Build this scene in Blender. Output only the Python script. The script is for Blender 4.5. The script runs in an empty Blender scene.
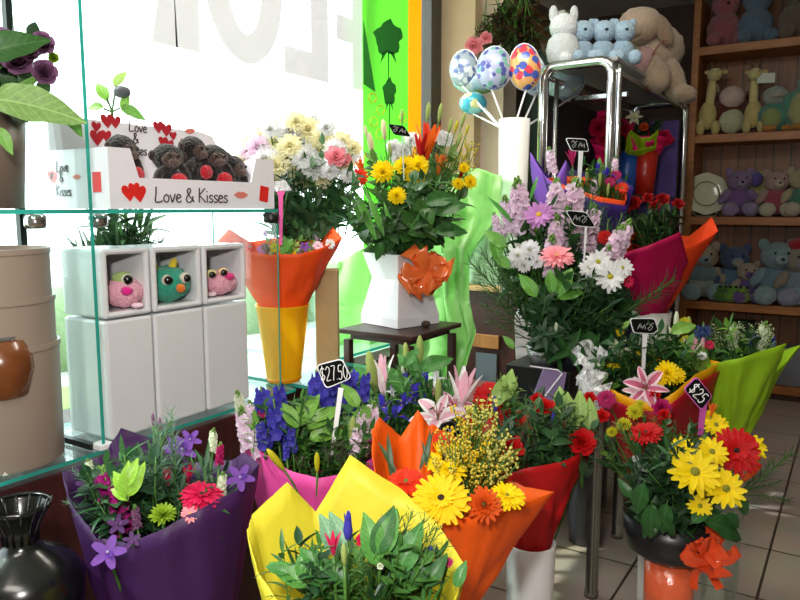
import bpy, math, random
from mathutils import Vector, Matrix, Quaternion, noise
from math import sin, cos, pi, radians
RND = random.Random(7)
SC = bpy.context.scene
COL = SC.collection

# ---------------------------------------------------------------- camera, sky, lights, exposure
FPX, YAW, HOR, EYE = 720.0, radians(32.5), 208.0, 1.3
PITCH = math.atan((300 - HOR) / FPX)
camd = bpy.data.cameras.new('camera'); cam = bpy.data.objects.new('camera', camd); COL.objects.link(cam)
camd.sensor_width = 36; camd.lens = FPX / 800 * 36; camd.clip_start = 0.02
cam.location = (0, 0, EYE); cam.rotation_euler = (pi / 2 - PITCH, 0, YAW)
SC.camera = cam
CF = Vector((-sin(YAW) * cos(PITCH), cos(YAW) * cos(PITCH), -sin(PITCH)))
CR = Vector((cos(YAW), sin(YAW), 0)); CU = CR.cross(CF)
EYEV = Vector((0, 0, EYE))

def ray(px, py): return CF + CR * ((px - 400) / FPX) + CU * ((300 - py) / FPX)
def P(px, py, t): return EYEV + ray(px, py) * t
def onX(px, py, X):
    r = ray(px, py); return EYEV + r * (X / r.x)
def onY(px, py, Y):
    r = ray(px, py); return EYEV + r * (Y / r.y)
def onZ(px, py, Z):
    r = ray(px, py); return EYEV + r * ((Z - EYE) / r.z)
def M(px, t): return px * t / FPX          # pixels at depth t -> metres

world = bpy.data.worlds.new('world'); SC.world = world; world.use_nodes = True
wn = world.node_tree.nodes; wl = world.node_tree.links
bg = wn['Background']; bg.inputs['Color'].default_value = (0.93, 0.97, 1.0, 1); bg.inputs['Strength'].default_value = 4.6

def light(name, kind, loc, energy, color=(1, 1, 1), size=.5, size_y=None, rot=None, aim=None, spread=None):
    d = bpy.data.lights.new(name, kind); d.energy = energy; d.color = color
    if kind == 'AREA':
        d.size = size
        if size_y: d.shape = 'RECTANGLE'; d.size_y = size_y
        if spread: d.spread = spread
    if kind in ('POINT', 'SPOT'): d.shadow_soft_size = size
    if kind == 'SUN': d.angle = size
    o = bpy.data.objects.new(name, d); COL.objects.link(o); o.location = loc
    if aim is not None: o.rotation_euler = (Vector(aim) - Vector(loc)).to_track_quat('-Z', 'Y').to_euler()
    elif rot: o.rotation_euler = rot
    return o
light('sun', 'SUN', (-6, 0, 5), 5.0, (1, .96, .9), size=.03, aim=(-6 + 1.6, 1.7 * .55, 5 - 2.3))
light('flash', 'AREA', (-.10, -.06, 1.52), 17, (1, .97, .92), .10, .07, aim=(-1.15, 2.1, 1.05))
light('ceiling_fill_light', 'AREA', (-.9, 2.1, 2.72), 26, (1, .93, .82), 1.2, .4, aim=(-1.0, 2.4, 0))  # unseen overhead light, added to brighten the middle of the shop
light('rear_ceiling_fill_light', 'AREA', (-.2, -.6, 2.72), 30, (1, .94, .85), 1.2, .6, aim=(-.5, .4, 0))  # unseen overhead light behind the camera, added as interior fill

vs = SC.view_settings
vs.view_transform = 'Standard'; vs.look = 'None'; vs.exposure = 0.0; vs.gamma = 1.0; vs.use_curve_mapping = False
SC.cycles.max_bounces = 8; SC.cycles.transparent_max_bounces = 16

# ---------------------------------------------------------------- materials
def lin(c):
    if isinstance(c, str):
        c = [int(c[i:i + 2], 16) / 255 for i in (0, 2, 4)]
    return tuple((x / 12.92 if x <= .04045 else ((x + .055) / 1.055) ** 2.4) for x in c)
MATS = {}
def mat(c, rough=.6, metal=0, thin=0, alpha=1, var=.12, scale=30, bump=0, bscale=60, emit=0, coat=0, spec=.5, sheen=0, name=None, trans=0):
    key = (c, rough, metal, thin, alpha, var, scale, bump, bscale, emit, coat, spec, sheen, trans)
    if key in MATS: return MATS[key]
    m = bpy.data.materials.new(name or 'mat_' + (c if isinstance(c, str) else 'c')); m.use_nodes = True
    nt = m.node_tree; N = nt.nodes; L = nt.links
    b = N['Principled BSDF']; out = N['Material Output']
    rgb = lin(c)
    tc = N.new('ShaderNodeTexCoord')
    if var:
        nz = N.new('ShaderNodeTexNoise'); nz.inputs['Scale'].default_value = scale; nz.inputs['Detail'].default_value = 3
        L.new(tc.outputs['Object'], nz.inputs['Vector'])
        mx = N.new('ShaderNodeMix'); mx.data_type = 'RGBA'
        mx.inputs[6].default_value = (*[x * (1 - var) for x in rgb], 1)
        mx.inputs[7].default_value = (*[min(1, x * (1 + var) + var * .02) for x in rgb], 1)
        L.new(nz.outputs['Fac'], mx.inputs[0]); col = mx.outputs[2]; L.new(col, b.inputs['Base Color'])
    else:
        b.inputs['Base Color'].default_value = (*rgb, 1); col = None
    b.inputs['Roughness'].default_value = rough; b.inputs['Metallic'].default_value = metal
    b.inputs['Specular IOR Level'].default_value = spec
    b.inputs['Coat Weight'].default_value = coat; b.inputs['Sheen Weight'].default_value = sheen
    b.inputs['Transmission Weight'].default_value = trans
    b.inputs['Alpha'].default_value = alpha
    if emit:
        b.inputs['Emission Color'].default_value = (*rgb, 1); b.inputs['Emission Strength'].default_value = emit
    if bump:
        bz = N.new('ShaderNodeTexNoise'); bz.inputs['Scale'].default_value = bscale; bz.inputs['Detail'].default_value = 4
        L.new(tc.outputs['Object'], bz.inputs['Vector'])
        bp = N.new('ShaderNodeBump'); bp.inputs['Strength'].default_value = bump; bp.inputs['Distance'].default_value = .01
        L.new(bz.outputs['Fac'], bp.inputs['Height']); L.new(bp.outputs['Normal'], b.inputs['Normal'])
    if thin:
        tr = N.new('ShaderNodeBsdfTranslucent'); ms = N.new('ShaderNodeMixShader'); ms.inputs[0].default_value = thin
        if col: L.new(col, tr.inputs['Color'])
        else: tr.inputs['Color'].default_value = (*rgb, 1)
        L.new(b.outputs[0], ms.inputs[1]); L.new(tr.outputs[0], ms.inputs[2]); L.new(ms.outputs[0], out.inputs['Surface'])
    MATS[key] = m
    return m
def petal(c): return mat(c, rough=.55, thin=.4, var=.1, scale=25, spec=.25)
def veined(c):
    key = ('veined', c)
    if key in MATS: return MATS[key]
    m = leafm(c).copy(); MATS[key] = m; nt = m.node_tree; N, L = nt.nodes, nt.links
    tc = next(n for n in N if n.type == 'TEX_COORD'); mix = next(n for n in N if n.type == 'MIX')
    sp = N.new('ShaderNodeSeparateXYZ'); L.new(tc.outputs['Object'], sp.inputs[0])
    def mth(op, a, b=None):
        n = N.new('ShaderNodeMath'); n.operation = op
        for i, v in enumerate((a, b)):
            if v is None: continue
            if isinstance(v, (int, float)): n.inputs[i].default_value = v
            else: L.new(v, n.inputs[i])
        return n.outputs[0]
    ax = mth('ABSOLUTE', sp.outputs['X']); ph = mth('MULTIPLY', mth('SUBTRACT', sp.outputs['Z'], mth('MULTIPLY', ax, 1.1)), 62.0)
    side = mth('GREATER_THAN', mth('SINE', ph), .86); rib = mth('LESS_THAN', ax, .008)
    f = mth('MULTIPLY', mth('MAXIMUM', mth('MULTIPLY', side, .45), rib), .55)
    mx = N.new('ShaderNodeMix'); mx.data_type = 'RGBA'; L.new(f, mx.inputs[0]); L.new(mix.outputs[2], mx.inputs[6]); mx.inputs[7].default_value = (*[min(1, x * 1.9 + .03) for x in lin(c)], 1)
    for n in N:
        if n.type == 'BSDF_PRINCIPLED': L.new(mx.outputs[2], n.inputs['Base Color'])
        if n.type == 'BSDF_TRANSLUCENT': L.new(mx.outputs[2], n.inputs['Color'])
    return m
def leafm(c): return mat(c, rough=.42, thin=.3, var=.38, scale=26, spec=.4)
def paperm(c): return mat(c, rough=.5, thin=.22, var=.04, scale=6, bump=.5, bscale=14, spec=.3)
def plushm(c): return mat(c, rough=.95, var=.22, scale=35, bump=1.0, bscale=140, spec=.1, sheen=.3)

def nodemat(name, fn):
    if name in MATS: return MATS[name]
    m = bpy.data.materials.new(name); m.use_nodes = True
    fn(m.node_tree, m.node_tree.nodes['Principled BSDF'], m.node_tree.nodes['Material Output'])
    MATS[name] = m
    return m
def glass_fn(nt, b, out):
    N, L = nt.nodes, nt.links
    t = N.new('ShaderNodeBsdfTransparent'); t.inputs[0].default_value = (.93, .985, .97, 1)
    g = N.new('ShaderNodeBsdfGlossy'); g.inputs['Roughness'].default_value = .02
    lw = N.new('ShaderNodeLayerWeight'); pw = N.new('ShaderNodeMath'); pw.operation = 'POWER'; pw.inputs[1].default_value = 4; L.new(lw.outputs['Facing'], pw.inputs[0])
    f = N.new('ShaderNodeMapRange'); f.inputs[3].default_value = .04; f.inputs[4].default_value = .7; L.new(pw.outputs[0], f.inputs[0])
    ms = N.new('ShaderNodeMixShader')
    L.new(f.outputs[0], ms.inputs[0]); L.new(t.outputs[0], ms.inputs[1]); L.new(g.outputs[0], ms.inputs[2]); L.new(ms.outputs[0], out.inputs['Surface'])
GLASS = lambda: nodemat('clear_glass', glass_fn)
def film_fn(nt, b, out):
    N, L = nt.nodes, nt.links
    b.inputs['Base Color'].default_value = (.85, .86, .88, 1); b.inputs['Roughness'].default_value = .12
    t = N.new('ShaderNodeBsdfTransparent'); ms = N.new('ShaderNodeMixShader')
    w = N.new('ShaderNodeTexNoise'); w.inputs['Scale'].default_value = 9
    r = N.new('ShaderNodeMapRange'); r.inputs[1].default_value = .35; r.inputs[2].default_value = .65; r.inputs[3].default_value = .25; r.inputs[4].default_value = .95
    L.new(w.outputs['Fac'], r.inputs[0]); L.new(r.outputs[0], ms.inputs[0])
    L.new(t.outputs[0], ms.inputs[1]); L.new(b.outputs[0], ms.inputs[2]); L.new(ms.outputs[0], out.inputs['Surface'])
FILM = lambda: nodemat('clear_cellophane', film_fn)
def wood_fn(c1, c2, planks=0, sc=(14, 14, 1.5)):
    def fn(nt, b, out):
        N, L = nt.nodes, nt.links
        tc = N.new('ShaderNodeTexCoord'); mp = N.new('ShaderNodeMapping'); mp.inputs['Scale'].default_value = sc
        nz = N.new('ShaderNodeTexNoise'); nz.inputs['Scale'].default_value = 3; nz.inputs['Detail'].default_value = 5; nz.inputs['Distortion'].default_value = .6
        L.new(tc.outputs['Object'], mp.inputs[0]); L.new(mp.outputs[0], nz.inputs['Vector'])
        cr = N.new('ShaderNodeValToRGB'); cr.color_ramp.elements[0].color = (*lin(c1), 1); cr.color_ramp.elements[1].color = (*lin(c2), 1)
        cr.color_ramp.elements[0].position = .3; cr.color_ramp.elements[1].position = .7
        L.new(nz.outputs['Fac'], cr.inputs[0]); last = cr.outputs[0]
        if planks:
            sx = N.new('ShaderNodeSeparateXYZ'); L.new(tc.outputs['Object'], sx.inputs[0])
            mu = N.new('ShaderNodeMath'); mu.operation = 'MULTIPLY'; mu.inputs[1].default_value = planks; L.new(sx.outputs['X'], mu.inputs[0])
            fl = N.new('ShaderNodeMath'); fl.operation = 'FLOOR'; L.new(mu.outputs[0], fl.inputs[0])
            wnz = N.new('ShaderNodeTexWhiteNoise'); wnz.noise_dimensions = '1D'; L.new(fl.outputs[0], wnz.inputs['W'])
            fr = N.new('ShaderNodeMath'); fr.operation = 'FRACT'; L.new(mu.outputs[0], fr.inputs[0])
            lt = N.new('ShaderNodeMath'); lt.operation = 'GREATER_THAN'; lt.inputs[1].default_value = .06; L.new(fr.outputs[0], lt.inputs[0])
            mr = N.new('ShaderNodeMapRange'); mr.inputs[3].default_value = .6; mr.inputs[4].default_value = 1.15; L.new(wnz.outputs['Value'], mr.inputs[0])
            m2 = N.new('ShaderNodeMath'); m2.operation = 'MULTIPLY'; L.new(lt.outputs[0], m2.inputs[0]); L.new(mr.outputs[0], m2.inputs[1])
            vm = N.new('ShaderNodeVectorMath'); vm.operation = 'SCALE'; L.new(last, vm.inputs[0]); L.new(m2.outputs[0], vm.inputs['Scale']); last = vm.outputs[0]
        L.new(last, b.inputs['Base Color']); b.inputs['Roughness'].default_value = .45
    return fn
PINE = lambda: nodemat('pine_wood', wood_fn('8a5118', 'a8682a', sc=(2, 14, 14)))
PINEV = lambda: nodemat('pine_boards', wood_fn('6a3f18', '8a5424', planks=9))
DARKW = lambda: nodemat('dark_wood', wood_fn('2c1512', '45241c'))
REDW = lambda: nodemat('red_brown_wood', wood_fn('2e100f', '421716'))
WHITE = lambda: mat('e4e3e6', rough=.3, var=.02)
CERAM = lambda: mat('d6d6da', rough=.22, var=.02, coat=.3)
CHROME = lambda: mat('c8cacd', rough=.16, metal=1, var=.05)
BLACK = lambda: mat('0c0c0e', rough=.4, var=0)
STEM = lambda: leafm('4d7a2e')

# ---------------------------------------------------------------- mesh building
class MB:
    def __init__(s): s.v = []; s.f = []; s.m = []
    def add(s, vs, fs, mi=0):
        o = len(s.v); s.v += [tuple(x) for x in vs]; s.f += [tuple(i + o for i in f) for f in fs]; s.m += [mi] * len(fs)
        return s
    def box(s, c, h, mi=0, rot=None):
        c = Vector(c); vs = [Vector((x * h[0], y * h[1], z * h[2])) for x in (-1, 1) for y in (-1, 1) for z in (-1, 1)]
        if rot: vs = [rot @ v for v in vs]
        return s.add([v + c for v in vs], [(0, 1, 3, 2), (4, 6, 7, 5), (0, 4, 5, 1), (2, 3, 7, 6), (0, 2, 6, 4), (1, 5, 7, 3)], mi)
    def box2(s, a, b, mi=0):
        a = Vector(a); b = Vector(b); return s.box((a + b) / 2, [abs(x) / 2 for x in (b - a)], mi)
    def tube(s, pts, r, n=6, mi=0, cap=True):
        pts = [Vector(p) for p in pts]; rs = r if isinstance(r, (list, tuple)) else [r] * len(pts)
        vs = []; prev = None
        for i, p in enumerate(pts):
            d = (pts[min(i + 1, len(pts) - 1)] - pts[max(i - 1, 0)])
            if d.length < 1e-9: d = Vector((0, 0, 1))
            d.normalize()
            if prev is None:
                a = d.orthogonal().normalized()
            else:
                a = (prev - d * prev.dot(d)); a = a.normalized() if a.length > 1e-6 else d.orthogonal().normalized()
            prev = a; b = d.cross(a)
            for k in range(n):
                w = 2 * pi * k / n; vs.append(p + (a * cos(w) + b * sin(w)) * rs[i])
        fs = [(i * n + k, i * n + (k + 1) % n, (i + 1) * n + (k + 1) % n, (i + 1) * n + k) for i in range(len(pts) - 1) for k in range(n)]
        if cap: fs += [tuple(range(n))[::-1], tuple((len(pts) - 1) * n + k for k in range(n))]
        return s.add(vs, fs, mi)
    def lathe(s, prof, n=32, c=(0, 0, 0), mi=0, close=False):
        c = Vector(c); vs = [c + Vector((r * cos(2 * pi * k / n), r * sin(2 * pi * k / n), z)) for r, z in prof for k in range(n)]
        fs = [(i * n + k, i * n + (k + 1) % n, (i + 1) * n + (k + 1) % n, (i + 1) * n + k) for i in range(len(prof) - 1) for k in range(n)]
        if prof[0][0] > 1e-6 and close: fs.append(tuple(range(n))[::-1])
        return s.add(vs, fs, mi)
    def ball(s, c, r, n=12, m=8, mi=0, rot=None, jit=0):
        c = Vector(c); r = (r, r, r) if not isinstance(r, (tuple, list)) else r; vs = []
        for j in range(m + 1):
            th = pi * j / m
            for k in range(n):
                w = 2 * pi * k / n; v = Vector((sin(th) * cos(w) * r[0], sin(th) * sin(w) * r[1], cos(th) * r[2]))
                if jit: v *= 1 + jit * (noise.noise(v * (3 / max(r)) + c * 17))
                if rot: v = rot @ v
                vs.append(c + v)
        fs = [(j * n + k, (j + 1) * n + k, (j + 1) * n + (k + 1) % n, j * n + (k + 1) % n) for j in range(m) for k in range(n)]
        return s.add(vs, fs, mi)
    def petal(s, base, az, el, L, W, bend=0.0, cup=0.0, mi=0, seg=5, tip=.5, ax=None, two=None, wig=0):
        """petal leaving base; az around z, el elevation; bend>0 curls up, <0 down. two: edge material"""
        base = Vector(base); cx = 5 if two is not None else 3
        rd = Vector((cos(az), sin(az), 0)); sd = Vector((-sin(az), cos(az), 0)); up = Vector((0, 0, 1))
        p = base.copy(); vs = []
        for i in range(seg + 1):
            u = i / seg; e = el + bend * u
            d = rd * cos(e) + up * sin(e); nrm = -rd * sin(e) + up * cos(e)
            if i: p = p + d * (L / seg)
            w = W * .5 * max(.1, (.35 + .65 * sin(min(pi / 2, u * 3.0))) * (1 - (max(0, u - .35) / .65) ** 2.6 * (.35 + .62 * min(1, tip * 1.3))))
            for k in range(cx):
                q = (k / (cx - 1)) * 2 - 1
                vs.append(p + sd * (q * w) + nrm * (cup * abs(q) ** 1.5 * w + wig * sin(u * 9 + q * 4 + az * 5) * w))
        o = []
        for i in range(seg):
            for k in range(cx - 1):
                f = (i * cx + k, i * cx + k + 1, (i + 1) * cx + k + 1, (i + 1) * cx + k)
                s.add([], [], 0); o.append((f, two if (two is not None and k in (0, cx - 2)) else mi))
        off = len(s.v); s.v += [tuple(x) for x in vs]
        for f, mm in o: s.f.append(tuple(i + off for i in f)); s.m.append(mm)
        return s
    def prism(s, poly, o, u, v, n, d, mi=0, inset=0):
        """poly (a,b) in plane o+a*u+b*v, extruded by n*d"""
        o, u, v, n = map(Vector, (o, u, v, n)); k = len(poly)
        A = [o + u * a + v * b for a, b in poly]; B = [x + n * d for x in A]
        fs = [tuple(range(k))[::-1], tuple(range(k, 2 * k))] + [(i, (i + 1) % k, k + (i + 1) % k, k + i) for i in range(k)]
        return s.add(A + B, fs, mi)
    def mesh(s, name, mats, smooth=True):
        me = bpy.data.meshes.new(name); me.from_pydata(s.v, [], s.f)
        for m in mats: me.materials.append(m)
        me.polygons.foreach_set('material_index', [min(i, max(0, len(mats) - 1)) for i in s.m])
        if smooth: me.polygons.foreach_set('use_smooth', [True] * len(me.polygons))
        me.update(); return me
    def obj(s, name, mats, parent=None, smooth=False, bevel=0, world=True):
        if not isinstance(mats, (list, tuple)): mats = [mats]
        me = s.mesh(name, mats, smooth)
        o = bpy.data.objects.new(name, me); COL.objects.link(o)
        if parent is not None:
            o.parent = parent
            if world: o.matrix_parent_inverse = PW[parent.name].inverted()
        PW[o.name] = Matrix.Identity(4)
        if bevel:
            b = o.modifiers.new('bevel', 'BEVEL'); b.width = bevel; b.segments = 2; b.limit_method = 'ANGLE'
        return o
PW = {}   # world matrices of parents by name
def setw(o, mw):
    PW[o.name] = mw
def thing(name, label, cat, loc=(0, 0, 0), group=None, rz=0):
    o = bpy.data.objects.new(name, None); COL.objects.link(o); o.location = loc; o.rotation_euler = (0, 0, rz)
    o.empty_display_size = .05
    PW[o.name] = Matrix.Translation(Vector(loc)) @ Matrix.Rotation(rz, 4, 'Z')
    return tag(o, label, cat, group)
def tag(o, label, cat, group=None):
    o['label'] = label; o['category'] = cat
    if group: o['group'] = group
    return o
def struct(o): o['kind'] = 'structure'; return o
def inst(me, name, parent, mw):
    """object of shared mesh at world matrix mw under parent"""
    o = bpy.data.objects.new(name, me); COL.objects.link(o)
    if parent is not None:
        o.parent = parent; mloc = PW[parent.name].inverted() @ mw
    else: mloc = mw
    o.matrix_basis = mloc; PW[o.name] = mw
    return o
def frame(Q, axis, roll=0, s=1):
    q = Vector(axis).to_track_quat('Z', 'Y') @ Quaternion((0, 0, 1), roll)
    return Matrix.Translation(Q) @ q.to_matrix().to_4x4() @ Matrix.Scale(s, 4)

# ---------------------------------------------------------------- flower heads (unit diameter, facing +Z)
def g_gerbera():
    m = MB(); r = random.Random(1)
    for n, L, el, W, z in ((22, .5, .03, .125, 0), (20, .44, .2, .12, .012), (20, .26, .55, .07, .02)):
        for k in range(n): m.petal((0, 0, z), 2 * pi * (k + r.random() * .5) / n, el + r.uniform(-.06, .06), L * r.uniform(.93, 1.04), W, r.uniform(-.3, .05), .25, tip=.2, seg=5)
    c = MB().ball((0, 0, .02), (.1, .1, .05), 12, 6)
    return m, c
def g_daisy():
    m = MB(); r = random.Random(2)
    for n, L, el, W, z in ((14, .5, .03, .16, 0), (12, .43, .28, .15, .015)):
        for k in range(n): m.petal((0, 0, z), 2 * pi * (k + r.random() * .4) / n, el + r.uniform(-.1, .1), L * r.uniform(.85, 1.06), W, r.uniform(-.5, .15), .3, tip=.4, seg=5)
    c = MB().ball((0, 0, .03), (.1, .1, .06), 12, 6)
    return m, c
def g_mum():
    m = MB(); r = random.Random(3)
    for n, L, el, W in ((18, .5, -.1, .15), (17, .47, .2, .14), (15, .4, .55, .13), (12, .32, .9, .12), (8, .24, 1.2, .1)):
        for k in range(n): m.petal((0, 0, 0), 2 * pi * (k + r.random() * .5) / n, el + r.uniform(-.1, .1), L * r.uniform(.9, 1.05), W, .25, .5, tip=.4, seg=4)
    c = MB().ball((0, 0, .1), (.07, .07, .06), 8, 5)
    return m, c
def g_carn():
    m = MB(); r = random.Random(4)
    for n, L, el, W in ((9, .5, .0, .34), (9, .46, .35, .32), (8, .42, .7, .3), (7, .36, 1.0, .26), (5, .3, 1.3, .2)):
        for k in range(n): m.petal((0, 0, -.05), 2 * pi * (k + r.random() * .6) / n, el + r.uniform(-.1, .1), L * r.uniform(.85, 1.1), W, .3, .3, tip=.1, seg=4, wig=.35)
    c = MB().lathe([(.02, -.38), (.09, -.3), (.1, -.1), (.14, -.02)], 8)
    return m, c
def g_rose():
    m = MB(); r = random.Random(5)
    for n, L, el, W, b in ((6, .55, .25, .5, .5), (6, .52, .6, .48, .5), (5, .48, .9, .44, .5), (4, .44, 1.1, .36, .5), (3, .4, 1.3, .26, .4)):
        for k in range(n): m.petal((0, 0, -.12), 2 * pi * (k + r.random() * .5) / n, el, L, W, b, .55, tip=.0, seg=5, wig=.06)
    c = MB().lathe([(.02, -.32), (.1, -.25), (.12, -.12), (.05, -.1)], 8)
    return m, c
def g_lily():
    m = MB()
    for k in range(6): m.petal((0, 0, -.25 + .01 * (k % 2)), 2 * pi * k / 6 + .2, 1.05 + .1 * sin(k * 2), .72, .33 if k % 2 else .24, -1.5, .35, mi=0, two=1, seg=8, tip=.7, wig=.06)
    c = MB()
    for k in range(6):
        w = 2 * pi * k / 6; c.tube([(0, 0, -.2), (.04 * cos(w), .04 * sin(w), .05), (.12 * cos(w), .12 * sin(w), .22)], .008, 4)
        c.ball((.12 * cos(w), .12 * sin(w), .22), (.035, .015, .015), 6, 4)
    return m, c
def g_bud():
    m = MB().lathe([(.0, -.5), (.05, -.45), (.1, -.25), (.13, .05), (.11, .3), (.05, .46), (0, .5)], 6)
    c = MB()
    for k in range(3): c.petal((.04 * cos(k * 2.1), .04 * sin(k * 2.1), -.46), k * 2.1, 1.25, .3, .1, .3, .2)
    return m, c
def g_stock():
    m = MB(); r = random.Random(6)
    for k in range(28):
        z = -.5 + .82 * k / 28; w = k * 2.4; R = .17 * (1 - max(0, (z + .1)) * .9)
        b = Vector((cos(w) * R * .6, sin(w) * R * .6, z))
        d = Vector((cos(w), sin(w), .35)).normalized(); q = d.to_track_quat('Z', 'Y').to_matrix()
        s = MB()
        for j in range(5): s.petal((0, 0, 0), j * 1.256 + r.random(), .35 + r.uniform(-.2, .3), .13, .13, -.1, .4, seg=2, tip=.1, wig=.2)
        for j in range(3): s.petal((0, 0, .01), j * 2.1 + r.random(), .9, .07, .07, .2, .4, seg=2, tip=.1)
        m.add([b + q @ Vector(v) for v in s.v], s.f)
    c = MB()
    for k in range(14):
        z = .3 + .2 * k / 14; w = k * 2.4; R = .09 * (1 - (z - .3) * 3.6); c.ball((cos(w) * R, sin(w) * R, z), (.032, .032, .045), 6, 4)
    c.tube([(0, 0, -.5), (0, 0, .45)], .02, 5)
    return m, c
def g_delph():
    m = MB(); r = random.Random(8)
    for k in range(17):
        z = -.5 + .9 * k / 17; w = k * 2.4; R = .2 * (1.1 - (z + .5) * .8)
        b = Vector((cos(w) * R * .6, sin(w) * R * .6, z))
        d = Vector((cos(w), sin(w), .15)).normalized(); q = d.to_track_quat('Z', 'Y').to_matrix()
        s = MB()
        for j in range(5): s.petal((0, 0, 0), j * 1.256 + r.random() * .4, .3, .17, .16, .1, .3, seg=3, tip=.2)
        m.add([b + q @ Vector(v) for v in s.v], s.f)
        for j in range(1): m.ball(b + d * .03, .014, 5, 4, mi=1)
    c = MB().tube([(0, 0, -.55), (0, 0, .45)], .018, 5); c.ball((0, 0, .46), (.03, .03, .05), 6, 4)
    return m, c
def g_iris():
    m = MB()
    for k in range(3):
        m.petal((0, 0, -.3), k * 2.094, 1.15, .62, .26, .4, .4, seg=6)
        m.petal((0, 0, -.3), k * 2.094 + 1.05, 1.1, .7, .24, -1.9, .2, seg=7, mi=0)
        m.petal((0, 0, -.28), k * 2.094 + 1.05, 1.12, .4, .07, -1.0, .2, seg=4, mi=1)
    c = MB().lathe([(.03, -.5), (.05, -.4), (.03, -.25)], 6)
    return m, c
def g_irisbud():
    m = MB().lathe([(.0, -.3), (.08, -.2), (.12, 0), (.07, .3), (0, .5)], 7)
    for k in range(3): m.petal((0, 0, -.25), k * 2.1, 1.35, .7, .2, .15, .5, seg=5)
    c = MB()
    for k in range(2): c.petal((0, 0, -.5), k * 3.1, 1.4, .55, .18, .05, .6, seg=5)
    return m, c
def g_orchid():
    m = MB()
    for k in range(5): m.petal((0, 0, 0), 2 * pi * k / 5 + .3, .25, .5, .26, -.25, .2, seg=6, tip=.3)
    m.petal((0, 0, .02), 2 * pi * .5, .9, .25, .2, -.8, .6, seg=5, mi=1)
    c = MB().ball((0, 0, .06), (.05, .05, .07), 8, 5)
    return m, c
def g_upright():   # half-open upright lily
    m = MB()
    for k in range(6): m.petal((0, 0, -.5), k * 1.047, 1.38 - .06 * (k % 2), 1.0, .2, -.1 - .14 * (k % 2), .4, mi=k % 2, seg=7, tip=.5)
    c = MB().tube([(0, 0, -.5), (0, 0, -.38)], .04, 6)
    return m, c
def g_thistle():
    m = MB(); r = random.Random(11)
    for n, el in ((14, .0), (14, .4), (12, .8), (8, 1.2)):
        for k in range(n): m.petal((0, 0, 0), 2 * pi * (k + r.random()) / n, el, .5, .07, 0, 0, seg=2, tip=.9)
    c = MB().ball((0, 0, .06), (.14, .14, .14), 8, 6)
    return m, c
KINDS = dict(gerbera=g_gerbera, daisy=g_daisy, chrysanthemum=g_mum, carnation=g_carn, rose=g_rose, lily=g_lily, lily_bud=g_bud, stock_flower=g_stock,
             delphinium=g_delph, iris=g_iris, iris_bud=g_irisbud, orchid=g_orchid, alstroemeria=g_upright, sea_holly=g_thistle)
CENTRE = dict(gerbera='flower_disc', daisy='flower_disc', chrysanthemum='flower_disc', carnation='calyx', rose='calyx', lily='stamen_cluster', lily_bud='sepals', stock_flower='green_tip',
              delphinium='flower_axis', iris='calyx', iris_bud='calyx', orchid='flower_column', alstroemeria='calyx', sea_holly='flower_cone')
PALETTE = dict(mst=('a8207c', 'c040a0', '6a4a40'), 
    yel=('f8dc10', 'f2c800', '8a8a20'), yelg=('f6d21a', 'f2c800', '2a1a08'), white=('eeeef0', 'ffffff', 'b8b020'), cream=('f8f0cc', 'faf4dc', 'd8cf8a'),
    pink=('f6a0ac', 'f6c0c8', 'd8a060'), ltpink=('f0d8ea', 'f8eaf4', '9bb070'), mauve=('cf8fd0', 'd9a8dc', 'd8a830'), red=('c81418', 'd82020', '30100a'), orange=('f0501a', 'f87020', '4a1a08'),
    redor=('e03818', 'f06820', '5a7a30'), magenta=('b01860', 'c83070', '5a2a30'), purple=('7a4aa8', '5a2a90', 'b0a0c8'), blue=('4a44b4', '8a80d8', 'e0d8f0'), bluev=('3a2a9a', 'e8c820', '4d7a2e'),
    violet=('4a3ac0', 'e8c820', '5d8a2e'), lilyp=('d0688c', 'f0d4de', '9a4a20'), lilyw=('eeb8cc', 'faf2f4', '9a4a20'), bgreen=('a8b86a', 'b8c880', '5d8a3a'), bpink=('d8d0a8', 'e8d4c0', '7a9a50'),
    byel=('c8c028', 'd8d040', '7a9a30'), bwhite=('dfe6cf', 'eef0e0', '7a9a50'), durose=('8a5c80', '966a8c', '4a6a30'), dkred=('a01014', 'b81818', '30300a'), hotpink=('d01a50', 'e03068', '301010'),
    greenf=('8aa828', '9ab838', '7a9a20'), dpurple=('58306a', '6a3a80', '4a5a30'), lpk=('f2deee', 'f8eaf4', '8aa060'), olily=('d85a1a', 'e88030', '5a7a30'), steel=('3a4a8a', '4a5a9a', '4a6a9a'))
FC = {}
def head(kind, pal):
    if (kind, pal) not in FC:
        a, b, c = PALETTE[pal]
        if (kind, 'geo') not in FC: FC[(kind, 'geo')] = KINDS[kind]()
        m, cc = FC[(kind, 'geo')]
        green = kind in ('carnation', 'rose', 'lily_bud', 'stock_flower', 'delphinium', 'iris', 'iris_bud', 'alstroemeria')
        FC[(kind, pal)] = (m.mesh(kind, [petal(a), petal(b)]), cc.mesh(CENTRE[kind], [leafm('6d9440') if green else mat(c, rough=.8, bump=.6, bscale=200)]))
    return FC[(kind, pal)]
def bez(a, b, c, n=7): return [a * (1 - t) ** 2 + b * (2 * t * (1 - t)) + c * t * t for t in [i / n for i in range(n + 1)]]
LONG = ('lily_bud', 'stock_flower', 'delphinium', 'alstroemeria', 'iris_bud')
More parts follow.
